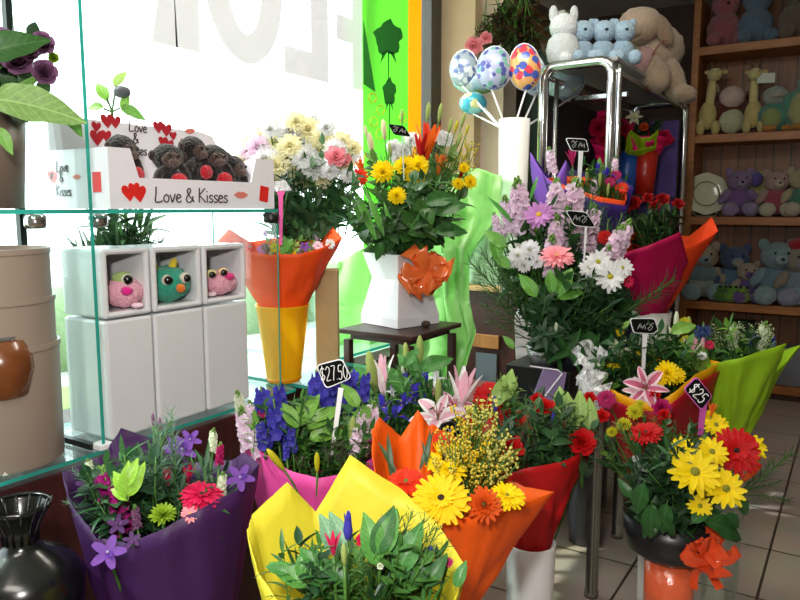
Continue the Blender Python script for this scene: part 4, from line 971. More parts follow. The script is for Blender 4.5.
# ================================================================ BALLOONS IN TALL WHITE VASE
tvv = 3.12; kv = tvv / 720; vb = P(512, 240, tvv); zt_ = P(512, 121, tvv).z
bv = thing('balloon_vase', 'tall glossy white vase holding the foil balloons on sticks', 'vase', (vb.x, vb.y, ZB + .001))
MB().lathe([(0, ZB + .002), (kv * 11, ZB + .002), (kv * 12.5, ZB + .1), (kv * 15.5, zt_), (kv * 14.5, zt_), (kv * 11, ZB + .12), (0, ZB + .12)], 36, c=(vb.x, vb.y, 0)).obj('vase_body', mat('eceae6', rough=.15, coat=.4, var=.02), bv, smooth=True)
def foil(c1, c2, c3, sc=14):
    def fn(nt, b, out):
        N, L = nt.nodes, nt.links
        tc_ = N.new('ShaderNodeTexCoord'); v = N.new('ShaderNodeTexVoronoi'); v.inputs['Scale'].default_value = sc; L.new(tc_.outputs['Object'], v.inputs['Vector'])
        sp = N.new('ShaderNodeSeparateColor'); L.new(v.outputs['Color'], sp.inputs[0])
        cr = N.new('ShaderNodeValToRGB'); cr.color_ramp.interpolation = 'CONSTANT'; e = cr.color_ramp.elements
        e[0].color = (*lin(c1), 1); e[1].position = .25; e[1].color = (*lin(c2), 1); n = e.new(.62); n.color = (*lin(c3), 1)
        L.new(sp.outputs[0], cr.inputs[0])
        mr = N.new('ShaderNodeMath'); mr.operation = 'LESS_THAN'; mr.inputs[1].default_value = .56; L.new(v.outputs['Distance'], mr.inputs[0])
        mx = N.new('ShaderNodeMix'); mx.data_type = 'RGBA'; mx.inputs[6].default_value = (*lin(c1), 1); L.new(mr.outputs[0], mx.inputs[0]); L.new(cr.outputs[0], mx.inputs[7])
        L.new(mx.outputs[2], b.inputs['Base Color']); b.inputs['Roughness'].default_value = .22; b.inputs['Metallic'].default_value = .15
    return fn
top = Vector((vb.x, vb.y, zt_ - .04))
def balloon(px, py, w, h, tilt, t, m, label, sx, extra=None):
    Q = P(px, py, t); th = thing('foil_balloon', label, 'balloon', Q, 'patterned foil egg balloons')
    q = Matrix((CR, -CF, CU)).transposed() @ Matrix.Rotation(tilt, 3, 'Y'); rx, rz = M(w, t) / 2, M(h, t) / 2
    mb = MB(); n, mm = 24, 14
    for j in range(mm + 1):
        a = pi * j / mm
        for k in range(n):
            b = 2 * pi * k / n; egg = 1 - .06 * cos(a)
            v = Vector((rx * sin(a) * cos(b) * egg, rx * .62 * sin(a) * sin(b) * egg * (1 - .25 * abs(cos(b)) ** 6), rz * cos(a))); mb.v.append(tuple(Q + q @ v))
    for j in range(mm):
        for k in range(n): mb.f.append((j * n + k, (j + 1) * n + k, (j + 1) * n + (k + 1) % n, j * n + (k + 1) % n)); mb.m.append(0)
    mb.obj('balloon_skin', m, th, smooth=True)
    sm = MB()
    for k in range(36):
        a0, a1 = 2 * pi * k / 36, 2 * pi * (k + 1) / 36; vs = []
        for a in (a0, a1):
            for f in (.98, 1.05): vs.append(Q + q @ Vector((rx * f * sin(a) * (1 - .06 * cos(a)), 0, rz * f * cos(a))))
        sm.add(vs, [(0, 1, 3, 2)])
    sm.obj('seam', mat('c8d0dc', rough=.2, metal=.6), th)
    if extra: MB().ball(Q + q @ Vector((rx * extra[0], -rx * .58, rz * extra[1])), (rx * .24, rx * .12, rx * .24), 12, 8).obj('printed_dot', mat(extra[2], rough=.3), th, smooth=True)
    if sx is not None:
        a = Q + q @ Vector((0, 0, -rz * .98)); b = P(sx, 128, tvv)
        MB().tube([a, b, b + (b - a) * .35], .0045, 6).obj('stick', mat('f0eef0', rough=.3), th, smooth=True)
    return th
fa = nodemat('foil_lilac', foil('b4bcdc', '5a60a8', '7ab8a8', 42)); fbm = nodemat('foil_bright', foil('e8b070', '4a60b8', 'e0485a', 30)); fc = nodemat('foil_silver', foil('a8b8c8', 'e4ecf0', '6a7ab0', 44)); fd = nodemat('foil_aqua', foil('4ab0c8', '9ad8d8', 'e0e0a0', 18))
balloon(464, 68, 28, 36, .1, 3.2, fc, 'silver and green foil balloon, furthest left of the balloons on sticks', 500)
balloon(474, 82, 42, 24, .1, 3.24, nodemat('foil_green', foil('a8c8d8', '8ac060', 'd0e0e8', 22)), 'pale foil balloon with green bits lying behind the leftmost balloon', 501)
balloon(473, 103, 27, 22, .0, 3.2, fd, 'small aqua foil balloon, lowest of the cluster', 501)
balloon(494, 68, 34, 43, .12, 3.02, fa, 'lilac spotted foil balloon with a yellow dot, middle of the cluster', 506, (.35, .02, 'e8c040'))
balloon(525, 67, 32, 46, -.05, 3.02, fbm, 'multicoloured patchwork foil balloon, front right of the cluster', 514)
balloon(533, 74, 26, 42, -.15, 3.12, fc, 'grey-blue foil balloon behind the patchwork one', 521)
balloon(566, 84, 38, 30, -.6, 3.3, nodemat('foil_grey', foil('7a8a94', '90a0a8', '9ab070', 22)), 'silvery grey foil balloon tipped sideways inside the chrome rack', 524)
# hanging bloom and dark twigs above the balloons
tw = thing('hanging_spray', 'dark twig spray with a pink carnation above the balloons', 'dried flowers', P(512, -20, 3.3))
B = P(515, -10, 3.35)
F(tw, B, 'carnation', 'pink', 474, 46, 3.25, 20); F(tw, B, 'carnation', 'pink', 486, 38, 3.25, 14)
fill(tw, B, 515, 38, 36, 18, 3.35, .06, 44, ('bud_spray', 'long_leaf_sprig'), 50, ('3a2620', '4a3020', '2e2a1a', '5a4426'), seed=9)
MB().box2((P(490, 0, 3.35).x, P(515, 0, 3.35).y - .06, P(515, -18, 3.35).z), (P(535, 0, 3.35).x, P(515, 0, 3.35).y + .06, P(515, -45, 3.35).z)).obj('basket', mat('3a2a20', rough=.9, bump=.6), tw)

# ================================================================ CHROME RACK
RX1 = onY(608, 200, 3.0).x; RX0 = onY(541, 200, 3.0).x; RY0, RY1 = 3.0, 4.43
ZR = onY(612, 60, 3.0).z
rk = thing('display_rack', 'chrome tube display rack with rounded corners, plush toys on top', 'rack', (RX1, RY0, 0))
def arch(y, r=.055, R=.022, nm='tube_frame'):
    pts = [(RX0, y, 0.01)]; n = 5
    for k in range(n + 1): a = pi - (pi / 2) * k / n; pts.append((RX0 + r + r * cos(a), y, ZR - r + r * sin(a)))
    for k in range(n + 1): a = pi / 2 - (pi / 2) * k / n; pts.append((RX1 - r + r * cos(a), y, ZR - r + r * sin(a)))
    pts.append((RX1, y, .01)); MB().tube(pts, R, 12).obj(nm, CHROME(), rk, smooth=True)
arch(RY0); arch(RY1)
MB().tube([(RX1 + .03, RY0 - .0, .01), (RX1 + .03, RY0, ZR - .06), (RX1 + .026, RY0, ZR - .02)], .011, 10).obj('tube_frame', CHROME(), rk, smooth=True)
MB().tube([(RX0 + .05, RY0 + .02, .01), (RX0 + .05, RY0 + .02, ZR - .05)], .010, 10).obj('tube_frame', CHROME(), rk, smooth=True)
for x in (RX0, RX1):
    MB().tube([(x, RY0 + .01, ZR - .035), (x, RY1 - .01, ZR - .035)], .012, 8).obj('top_rail', CHROME(), rk, smooth=True)
MB().box2((RX0 + .01, RY0 + .03, ZR + .003), (RX1 + .01, RY1 - .03, ZR + .02)).obj('top_shelf', mat('8a8c8e', rough=.4), rk, bevel=.003)
DP = mat('241c3c', rough=.7, var=.1)
MB().box2((RX0 - .01, RY1 - .06, .1), (RX1 - .02, RY1 - .045, ZR - .1)).obj('purple_back_panel', mat('5c4796', rough=.7, var=.15, scale=5), rk)
MB().box2((RX0 - .02, RY0 + .06, .1), (RX0 - .012, RY1 - .06, ZR - .1)).obj('side_panel', mat('1a161e', rough=.7), rk)
for zq in (onY(600, 98, 3.05).z, 1.36, .9):
    zq = 1.78 if zq > 1.6 else zq
    if zq < 1.6: MB().box2((RX0, RY0 + .10, zq - .012), (RX1 - .005, RY1 - .06, zq)).obj('shelf', mat('3a3a44', rough=.3, metal=.4), rk)
m = MB()
for k in range(2): m.tube([(RX0, RY1 - .08, 1.9 - .03 * k + .02), (RX1 + .01, RY1 - .08, 1.9 - .03 * k + .02)], .008, 8)
m.obj('rear_rail', CHROME(), rk, smooth=True)
q = P(590, 99, 3.35); MB().box2((RX0 + .03, 3.3, q.z - .015), (RX1 - .02, 3.34, q.z + .01)).obj('chrome_bar', CHROME(), rk, bevel=.004)

# plush on top of the rack
LBL, TAN, PNK = '9ab4c8', '9a8470', 'b08890'
q = P(560, 55, 3.15)
plush('plush_toy', 'pale grey-white plush with long body, leftmost on top of the rack', 'plush toy', (P(560, 40, 3.1).x, 3.12, ZR + .021), YAW, .075, [('body', (0, 0, .9), (.95, .8, 1.1), 'c8ccd0'), ('head', (0, 0, 2.2), (.8, .7, .75), 'd4d8dc'), ('ear', (-.6, 0, 2.9), (.25, .15, .5), 'c8ccd0'), ('ear', (.6, 0, 2.9), (.25, .15, .5), 'c8ccd0'), ('foot', (0, -.8, .3), (.4, .4, .35), 'd0d4d8')])
for i, (x, d) in enumerate(((583, 'with pale blue feet, second from left on top of the rack'), (604, 'with blue feet above the rack corner'), (624, 'with grey-blue body beside the large tan dog'))):
    plush('plush_bear', 'blue plush bear ' + d, 'plush toy', (P(x, 40, 3.14).x, P(x, 40, 3.14).y, ZR + .021), YAW, .062, [('body', (0, .3, 1.0), (.85, .7, 1.0), '8fa8bc'), ('head', (0, .1, 2.4), (.8, .7, .75), LBL), ('ear', (-.6, .1, 3.0), (.28, .15, .28), LBL), ('ear', (.6, .1, 3.0), (.28, .15, .28), LBL), ('foot', (-.55, -.7, .5), (.48, .5, .5), LBL), ('foot', (.6, -.7, .5), (.48, .5, .5), LBL), ('nose', (0, -.6, 2.4), (.12, .08, .1), '20242c')], 'blue bears on top of the rack')
# large tan dog draped over the end
td = 3.45; D = thing('plush_dog', 'large tan plush dog slumped over the right end of the chrome rack', 'plush toy', P(655, 60, td))
def blob(par, nm, px, py, t, w, h, dpt, col, rot=0):
    Rm = Matrix((CR, -CF, CU)).transposed() @ Matrix.Rotation(rot, 3, 'Y')
    return MB().ball(P(px, py, t), (M(w, t) / 2, M(dpt, t) / 2, M(h, t) / 2), 18, 12, rot=Rm, jit=.1).obj(nm, plushm(col), par, smooth=True)
blob(D, 'body', 655, 50, td, 56, 52, 50, 'a08c7a', .5); blob(D, 'leg', 672, 78, td - .05, 24, 52, 26, '94806c', -.35); blob(D, 'paw', 684, 94, td - .08, 26, 18, 22, '8c7866', .3); blob(D, 'leg', 655, 74, td - .1, 28, 40, 28, '988470', -.5)
blob(D, 'head', 640, 26, td - .1, 44, 36, 40, 'a8917e'); blob(D, 'ear', 664, 30, td - .15, 16, 34, 10, '7c6654', -.4); blob(D, 'arm', 640, 62, td - .12, 22, 34, 22, 'b08a88', .6); blob(D, 'muzzle', 632, 30, td - .25, 20, 16, 16, 'b8a490')
MB().tube([P(652, 55, td - .24), P(658, 46, td - .25), P(664, 40, td - .25), P(666, 46, td - .25)], .004, 5).obj('stitching', mat('6a3a30', rough=.8), D)

# ================================================================ BOOKCASE
YB = 5.4; bx0 = onY(685, 200, YB).x; bx1 = bx0 + 2.2; ZS_ = [2.39, 1.80, 1.24, .645, .10]
bk = thing('bookcase', 'wide pine bookcase of plush toys with a boarded back, on the right', 'bookcase', (bx0, YB, 0))
MB().box2((bx0, YB, 0), (bx0 + .045, YB + .36, 2.72)).obj('side_panel', PINE(), bk, bevel=.002)
MB().box2((bx1 - .045, YB, 0), (bx1, YB + .36, 2.72)).obj('side_panel', PINE(), bk, bevel=.002)
MB().box2((bx0 + .045, YB + .34, .1), (bx1 - .045, YB + .36, 2.72)).obj('back_panel', PINEV(), bk)
for z_ in ZS_: MB().box2((bx0 + .045, YB + .004, z_ - .055), (bx1 - .045, YB + .339, z_)).obj('shelf', PINE(), bk, bevel=.002)
MB().box2((bx0 + .045, YB + .03, 0), (bx1 - .045, YB + .045, .044)).obj('kickboard', DARKW(), bk)
def bq_(px, sh, dy=.14): q = onY(px, 200, YB + dy); return Vector((q.x, q.y, ZS_[sh] + .001))
def hpx(n): return n * 5.35 / 720
YW = .35
YEL = 'c8b878'
def giraffe(px, h, lab, lean):
    s = hpx(h)
    return plush('plush_giraffe', lab, 'plush toy', bq_(px, 1, .1), YW, s, [('body', (0, 0, .28), (.12, .11, .2), YEL), ('neck', (.03 * lean, 0, .56), (.062, .06, .29), 'd0c488', .08 * lean), ('head', (.06 * lean, -.05, .84), (.1, .13, .09), 'd0c488'), ('horn', (-.03 + .06 * lean, 0, .95), (.02, .02, .07), '6a4a2a', -.2), ('horn', (.06 + .06 * lean, 0, .95), (.02, .02, .07), '6a4a2a', .2),
        ('leg', (-.1, -.08, .1), (.06, .08, .11), YEL), ('leg', (.1, -.08, .1), (.06, .08, .11), YEL), ('ear', (-.08 + .06 * lean, 0, .88), (.05, .02, .03), YEL), ('ear', (.14 + .06 * lean, 0, .88), (.05, .02, .03), YEL), ('eye', (.02 + .06 * lean, -.16, .87), (.012, .01, .012), '101010')], jit=.06)
giraffe(703, 66, 'tall yellow plush giraffe, leftmost on the second bookcase shelf', 1.0)
giraffe(748, 62, 'yellow plush giraffe with antler-like horns and a white card tag', -.3)
q = onY(766, 78, YB + .06); tg = MB().box(q, (.055, .002, .032), rot=Matrix.Rotation(.35, 3, 'Z')).obj('gift_tag', mat('c8d0c8', rough=.5)); tag(tg, 'white card tag hanging beside the right giraffe head', 'tag')
BRN = '5a2c20'
plush('plush_cow', 'brown plush cow with pale muzzle and small horns between the giraffes', 'plush toy', bq_(726, 1, .2), YW, hpx(52), [('body', (0, .05, .35), (.38, .2, .36), BRN), ('head', (0, -.05, .68), (.22, .2, .2), 'd0b8b0'), ('horn', (-.26, 0, .86), (.04, .04, .09), 'a09078', -.3), ('horn', (.26, 0, .86), (.04, .04, .09), 'a09078', .3), ('belly', (0, -.12, .25), (.22, .14, .22), 'c0c4a0'), ('ear', (-.3, 0, .7), (.1, .05, .06), BRN), ('ear', (.3, 0, .7), (.1, .05, .06), BRN)])
plush('plush_duck', 'teal plush bird with orange feet beside the right giraffe', 'plush toy', bq_(771, 1, .12), YW, hpx(40), [('body', (0, 0, .36), (.42, .3, .34), '4a8a78'), ('head', (-.05, -.05, .8), (.28, .25, .22), '98a098'), ('belly', (-.15, -.2, .3), (.22, .16, .24), '8a9a60'), ('foot', (-.2, -.25, .08), (.16, .14, .08), 'b07830'), ('foot', (.2, -.25, .08), (.16, .14, .08), 'b07830'), ('beak', (-.1, -.3, .78), (.12, .12, .05), 'b8b0a0')])
plush('plush_turtle', 'round teal and cream plush at the right edge of the second shelf', 'plush toy', bq_(798, 1, .1), YW, hpx(46), [('body', (0, 0, .42), (.42, .32, .42), '4a9078'), ('belly', (-.08, -.18, .38), (.26, .18, .34), 'a0a070'), ('foot', (-.15, -.25, .06), (.16, .14, .06), 'b07830'), ('head', (.1, 0, .9), (.24, .2, .2), '68a090'), ('eye', (.05, -.2, .95), (.03, .02, .03), '101010')])
for i, (x, c, lab) in enumerate(((715, '9a5a64', 'dusky pink plush bear'), (745, '5a7088', 'blue plush bear'), (785, '6a5a50', 'brown plush bear'))):
    plush('plush_bear', lab + ' sitting on the top bookcase shelf', 'plush toy', bq_(x, 0, .12), YW, hpx(46), [('body', (0, 0, .35), (.33, .26, .35), c), ('head', (0, -.02, .82), (.27, .24, .24), c), ('ear', (-.2, 0, 1.03), (.09, .05, .09), c), ('ear', (.2, 0, 1.03), (.09, .05, .09), c), ('foot', (-.24, -.26, .12), (.14, .15, .13), c), ('foot', (.24, -.26, .12), (.14, .15, .13), c), ('nose', (0, -.26, .8), (.03, .02, .03), '101010')])
# third shelf
pc_ = bq_(706, 2, .08); rp_ = hpx(20)
pt = thing('plate', 'cream scalloped decorative plate on a small stand, third bookcase shelf', 'plate', pc_)
prof = [(0, .014), (rp_ * .5, .012), (rp_ * .6, .006), (rp_ * .98, -.006), (rp_, -.004), (rp_ * .62, .014), (rp_ * .5, .02), (0, .022)]
ml = MB().lathe([(r, -zz_) for r, zz_ in prof], 40); rt = Matrix.Rotation(YW, 3, 'Z') @ Matrix.Rotation(radians(80), 3, 'X'); ctr = pc_ + Vector((0, 0, rp_ + .01))
ml.v = [tuple(ctr + rt @ (Vector(v) * (1 + (.025 * cos(8 * math.atan2(v[1], v[0]))))) ) for v in ml.v]; ml.obj('plate_body', mat('cfcfb8', rough=.15, coat=.5, var=.05), pt, smooth=True)
tr = MB().tube([tuple(ctr + rt @ Vector((rp_ * .58 * cos(a * .2618), rp_ * .58 * sin(a * .2618), .004))) for a in range(25)], .004, 5); tr.obj('gilt_ring', mat('a89a70', rough=.2, metal=.6), pt, smooth=True)
MB().tube([pc_ + Vector((-.08, -.02, .03)), pc_ + Vector((-.06, .03, .0)), pc_ + Vector((.06, .03, .0)), pc_ + Vector((.08, -.02, .03))], .005, 5).obj('plate_stand', mat('c8c8b8', rough=.3), pt)
def teddy(px, sh, h, c, lab, c2=None, c3=None, dy=.13, extra=(), cat='plush toy', nm='plush_bear'):
    c2 = c2 or c; c3 = c3 or c2; s = hpx(h) * .93
    return plush(nm, lab, cat, bq_(px, sh, dy), YW, s, [('body', (0, 0, .34), (.27, .2, .3), c), ('head', (0, -.03, .74), (.25, .22, .22), c2), ('ear', (-.2, 0, .92), (.08, .05, .09), c2), ('ear', (.2, 0, .92), (.08, .05, .09), c2), ('arm', (-.28, -.08, .42), (.09, .1, .18), c2, .6), ('arm', (.28, -.08, .42), (.09, .1, .18), c2, -.6),
            ('foot', (-.2, -.24, .15), (.17, .13, .15), c3), ('foot', (.2, -.24, .15), (.17, .13, .15), c3), ('muzzle', (0, -.24, .69), (.1, .07, .08), c3), ('nose', (0, -.31, .71), (.03, .02, .025), '181818'), ('eye', (-.09, -.24, .8), (.02, .015, .02), '080808'), ('eye', (.09, -.24, .8), (.02, .015, .02), '080808')] + list(extra))
teddy(738, 2, 48, '7a5a94', 'purple plush bear beside the decorative plate', '8a74a0', '9484a8', extra=[('ear', (.33, 0, .78), (.13, .08, .16), '5a5098')])
teddy(775, 2, 46, '9a4a5c', 'plush bear in a pink dress with cream paws, third bookcase shelf', 'a88c88', 'b8b4a0')
teddy(800, 2, 48, '4a7868', 'cream plush with green scarf at the right end of the third shelf', 'a8a080', 'b0a898', dy=.16)
cd_ = onY(760, 178, YB + .22); c_ = MB().box((cd_.x, YB + .24, ZS_[2] + .19), (hpx(9), .004, .125), rot=Matrix.Rotation(.1, 3, 'Z')).obj('greeting_card', mat('a8a060', rough=.6, var=.4, scale=22)); c_.location.z = 0
tag(c_, 'yellowish patterned card standing behind the purple and pink bears', 'card')
sd_ = MB().box2((bq_(740, 2, 0).x, YB + .26, ZS_[2] + .001), (bq_(797, 2, 0).x, YB + .32, ZS_[2] + .26)).obj('storage_box', mat('1a1614', rough=.7)); tag(sd_, 'black box behind the bears on the third bookcase shelf', 'box')
# fourth shelf
teddy(706, 3, 60, 'a8b4a8', 'cream and pale blue plush dog with big round feet, left on the fourth shelf', 'a89c84', '8fa8b0', extra=[('shirt', (0, -.06, .45), (.26, .2, .17), '7a94a0')], nm='plush_dog')
teddy(738, 3, 58, '5a7a94', 'blue plush bear sitting behind the green toys', '4a5a80', '8a9a9c', dy=.2)
teddy(752, 3, 42, '62508a', 'small purple plush bear leaning between the blue bears', 'a09484', '6a5490', dy=.1)
teddy(781, 3, 64, '6a8898', 'large pale blue plush teddy near the right of the fourth shelf', '7a949c', '86a0a8')
teddy(804, 3, 60, '7a8c9c', 'grey-blue plush bear with red hat cut off by the right edge', '8a8478', '8a90a8', extra=[('hat', (0, 0, .98), (.2, .18, .12), 'a01828')])
for i, (x, c) in enumerate(((727, '4a7830'), (737, '6a9a3a'), (748, '7a9a40'))):
    plush('plush_frog', ('darkest', 'mid green', 'palest')[i] + ' of the three small green plush frogs on the fourth shelf', 'plush toy', bq_(x, 3, .03), YW, hpx(16), [('body', (0, 0, .36), (.5, .35, .34), c), ('head', (0, -.1, .8), (.34, .28, .22), c), ('eye', (-.16, -.3, .96), (.08, .08, .08), '101010'), ('eye', (.16, -.3, .96), (.08, .08, .08), '101010')])
# bottom shelf goods
gb = MB().box2((bq_(788, 4, .05).x, YB + .05, ZS_[4] + .001), (bq_(815, 4, .05).x, YB + .25, ZS_[4] + .26)).obj('storage_box', mat('6a6e78', rough=.5), bevel=.004); tag(gb, 'grey box on the bottom bookcase shelf beyond the lime paper', 'box')
gb = MB().box2((bq_(735, 4, .1).x, YB + .1, ZS_[4] + .001), (bq_(760, 4, .05).x, YB + .3, ZS_[4] + .4)).obj('storage_box', mat('1e2c22', rough=.6), bevel=.004); tag(gb, 'dark green box on the bottom bookcase shelf', 'box')

# ================================================================ PRICE SIGNS
def sign(name, poly, t, stick, text, label, rim='e8e8ec', stickc=None, base=None, tw=None, tilt=0, h=10, stickw=2.0, lw=.0011, fill_=None):
    th = thing(name, label, 'price sign', P(*stick[0], t + .01), 'chalkboard price signs')
    cx = sum(p[0] for p in poly) / len(poly); cy = sum(p[1] for p in poly) / len(poly); o = P(cx, cy, t); k = t / 720
    pr = [((x - cx) * k, -(y - cy) * k) for x, y in poly]
    # round the corners
    def rnd(pp, f=.18):
        out = []
        for i in range(len(pp)):
            a, b, c = Vector(pp[i - 1]), Vector(pp[i]), Vector(pp[(i + 1) % len(pp)])
            p0, p1 = b.lerp(a, f), b.lerp(c, f)
            for q in range(5): u = q / 4; v = p0 * (1 - u) ** 2 + b * 2 * u * (1 - u) + p1 * u * u; out.append((v.x, v.y))
        return out
    pr = rnd(pr); inner = [(a * .94, b * .91) for a, b in pr]
    MB().prism(pr, o, CR, CU, -CF, .003).obj('sign_rim', mat(rim, rough=.4), th)
    MB().prism(inner, o - CF * .0031, CR, CU, -CF, .001).obj('sign_board', mat('070809', rough=.9, var=.2, spec=.1), th)
    if stick:
        a, b = P(*stick[0], t - .002), P(*stick[1], t + .03); d = (b - a).normalized(); w = stickw * k / 2; sd = d.cross(CF).normalized(); g = -CF * .0015
        MB().add([a - sd * w * 1.3 - g, a + sd * w * 1.3 - g, b + sd * w - g, b - sd * w - g, a - sd * w * 1.3 + g, a + sd * w * 1.3 + g, b + sd * w + g, b - sd * w + g], [(0, 1, 2, 3), (7, 6, 5, 4), (0, 4, 5, 1), (1, 5, 6, 2), (2, 6, 7, 3), (3, 7, 4, 0)]).obj('stick', mat(stickc or rim, rough=.4), th)
    u = CR * cos(tilt) + CU * sin(tilt); v = -CR * sin(tilt) + CU * cos(tilt); w = tw * k
    writing(th, text, o - CF * .0045 - u * w / 2 - v * (h * k / 2), u, v, h * k, lw, mat('e4e4e4' if '$' in text else '8e8e8c', rough=.8), 'chalk_price', width=w)
    return th

# ================================================================ HELPERS FOR BOUQUETS
def bucket(px, t, zt, r, col, label, m=None, tag_=None):
    q = P(px, 300 - (((zt - EYE) / t - CF.z) / CU.z) * FPX, t); q.z = 0
    o = MB().lathe([(0, .001), (r * .78, .001), (r * .8, .006), (r, zt - .004), (r * .99, zt), (r * .93, zt), (r * .76, .03), (0, .03)], 36, c=(q.x, q.y, 0)).obj('flower_bucket', m or mat(col, rough=.3, var=.03, coat=.2), smooth=True)
    return tag(o, label, 'bucket')
def bouquet(label, base, name='bouquet', cat='bouquet'):
    b = P(*base); return thing(name, label, cat, b), b
def many(par, B, lst, dt=.0):
    for e in lst:
        k, p, x, y, t, s = e[:6]; kw = e[6] if len(e) > 6 else {}
        flower(par, B, k, p, x, y, t + RND.uniform(-dt, dt), s, **kw)

# ---------------- magenta and orange wrapped bouquet in white pot (right, in front of the bookcase)
T = 2.72
b7, B = bouquet('bunch in magenta paper with orange outer sheet, in a white pot before the bookcase', (652, 335, T))
paper(b7, [(622, 221, T + .1), (640, 229, T + .14), (660, 236, T + .16), (690, 236, T + .14), (712, 217, T + .06), (718, 231, T - .02), (698, 244, T - .10), (672, 246, T - .13), (645, 250, T - .13), (626, 252, T - .1), (615, 238, T)], (652, 318, T), .04, 'e8481c', name='orange_paper', flare=.95, label='orange outer sheet of paper')
paper(b7, [(621, 254, T - .14), (650, 245, T - .2), (680, 232, T - .19), (689, 262, T - .1), (682, 268, T + .05), (650, 262, T + .08), (626, 266, T + .02)], (650, 318, T - .01), .046, 'b80850', name='magenta_paper', flare=.85, label='magenta inner sheet of paper')
many(b7, B, [('carnation', 'dkred', 634, 203, T + .05, 16), ('carnation', 'dkred', 662, 200, T + .08, 16), ('carnation', 'dkred', 678, 204, T + .05, 13), ('carnation', 'dkred', 655, 206, T + .02, 12), ('carnation', 'dkred', 648, 198, T + .1, 12), ('carnation', 'dkred', 626, 210, T, 10)])
fill(b7, B, 655, 222, 26, 16, T + .02, .08, 40, ('leaf_sprig', 'needle_sprig'), 34, ('23401f', '2f5026', '1c3420'), seed=70)
pz = P(652, 311, T); kp = T / 720
wp = MB().lathe([(0, .701), (kp * 14, .701), (kp * 19, pz.z), (kp * 17.5, pz.z), (kp * 13, .72), (0, .72)], 36, c=(pz.x, pz.y, 0)).obj('white_pot', mat('dcdad6', rough=.3, var=.02), smooth=True); tag(wp, 'white pot holding the magenta and orange paper bouquet', 'pot')

# ---------------- metal-legged table carrying the right-hand arrangements
ZT = .70
tb_ = thing('display_table', 'dark topped display table on tubular steel legs under the flower pots', 'table', (-.3, 2.4, 0))
lg = [P(591, 567, 2.12), onZ(617, 537, 0.0)]
L1 = onZ(591, 596, 0); L2 = onZ(617, 537, 0)
tx0, tx1, ty0, ty1 = -1.0, L1.x + .06, L1.y - .0, 3.3
MB().box2((-1.0, L1.y + .1, ZT - .03), (max(L1.x, L2.x) + .15, 3.05, ZT)).obj('table_top', mat('1c1816', rough=.5), tb_, bevel=.004)
for x, y in ((L1.x, L1.y), (L2.x, L2.y), (-.93, 2.2), (-.93, 2.98)):
    MB().lathe([(.0, .001), (.024, .001), (.024, .02), (.021, .025), (.021, ZT - .031)], 16, c=(x, y, 0)).obj('leg', mat('9c9a94', rough=.22, metal=.9, var=.05), tb_, smooth=True)
MB().box2((L1.x - .02, L1.y - .03, ZT - .08), (L1.x + .05, L1.y + .2, ZT - .031)).obj('bracket', CHROME(), tb_)

# ---------------- big stock / daisy arrangement in silver foil pot
T = 2.18
b8, B = bouquet('large arrangement of pale pink stock, white daisies and a pink gerbera in foil pot', (552, 352, T), 'flower_arrangement', 'flower arrangement')
pq = P(547, 361, T); pzt = P(547, 344, T).z; kp = T / 720
ri = MB().box2((pq.x - .1, pq.y - .08, ZT + .001), (pq.x + .1, pq.y + .12, P(547, 363, T).z)).obj('riser_box', BLACK(), bevel=.003); tag(ri, 'black riser box under the silver foil pot', 'box')
ZP = P(547, 363, T).z
FOILM = mat('a8a8ac', rough=.25, metal=.8, bump=.8, bscale=50, var=.1)
MB().lathe([(0, ZP + .001), (kp * 17, ZP + .001), (kp * 22, pzt), (kp * 20, pzt), (kp * 15, ZP + .02), (0, ZP + .02)], 28, c=(pq.x, pq.y, 0)).obj('foil_pot', FOILM, b8, smooth=True)
S = 'stock_flower'
many(b8, B, [(S, 'ltpink', 520, 205, T + .02, 56), (S, 'ltpink', 556, 205, T, 54), (S, 'ltpink', 573, 208, T + .03, 60), (S, 'ltpink', 590, 228, T + .1, 50), (S, 'ltpink', 556, 238, T - .08, 46), (S, 'ltpink', 552, 256, T - .12, 44), (S, 'ltpink', 566, 226, T - .02, 40), (S, 'ltpink', 614, 250, T - .06, 52), (S, 'ltpink', 622, 240, T - .02, 44), (S, 'lpk', 508, 215, T + .06, 40), (S, 'lpk', 497, 225, T + .04, 26), (S, 'lpk', 604, 262, T - .1, 36)], .02)
many(b8, B, [('daisy', 'mauve', 539, 215, T - .1, 32), ('gerbera', 'pink', 557, 256, T - .2, 36, dict(face=.5, lean=(0, .55))), ('daisy', 'white', 598, 262, T - .16, 28), ('daisy', 'white', 610, 277, T - .2, 34), ('daisy', 'white', 590, 268, T - .14, 24), ('daisy', 'white', 622, 268, T - .14, 24), ('chrysanthemum', 'white', 518, 256, T - .14, 20), ('chrysanthemum', 'white', 530, 250, T - .14, 22), ('chrysanthemum', 'white', 512, 262, T - .12, 16), ('chrysanthemum', 'white', 537, 262, T - .12, 16), ('chrysanthemum', 'white', 524, 266, T - .12, 16), ('gerbera', 'red', 606, 238, T + .04, 18), ('daisy', 'hotpink', 628, 282, T - .12, 14), ('lily_bud', 'bwhite', 556, 328, T - .2, 16), ('lily_bud', 'bgreen', 596, 325, T - .1, 12)])
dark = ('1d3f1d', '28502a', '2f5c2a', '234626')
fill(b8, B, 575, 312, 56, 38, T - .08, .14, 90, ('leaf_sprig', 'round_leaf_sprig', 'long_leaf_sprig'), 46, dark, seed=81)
fill(b8, B, 545, 260, 48, 50, T + .04, .1, 66, ('needle_sprig', 'long_leaf_sprig', 'leaf_sprig'), 52, ('2b5228', '24481f', '3a6a34'), seed=82)
fill(b8, B, 590, 230, 34, 36, T + .1, .08, 26, ('needle_sprig',), 50, ('3a6048', '2c5038'), seed=83)
for a in ((512, 222, 488, 192), (530, 200, 538, 172)): fl(b8, '3f8a30', *a, T - .04, 'blade_leaf')
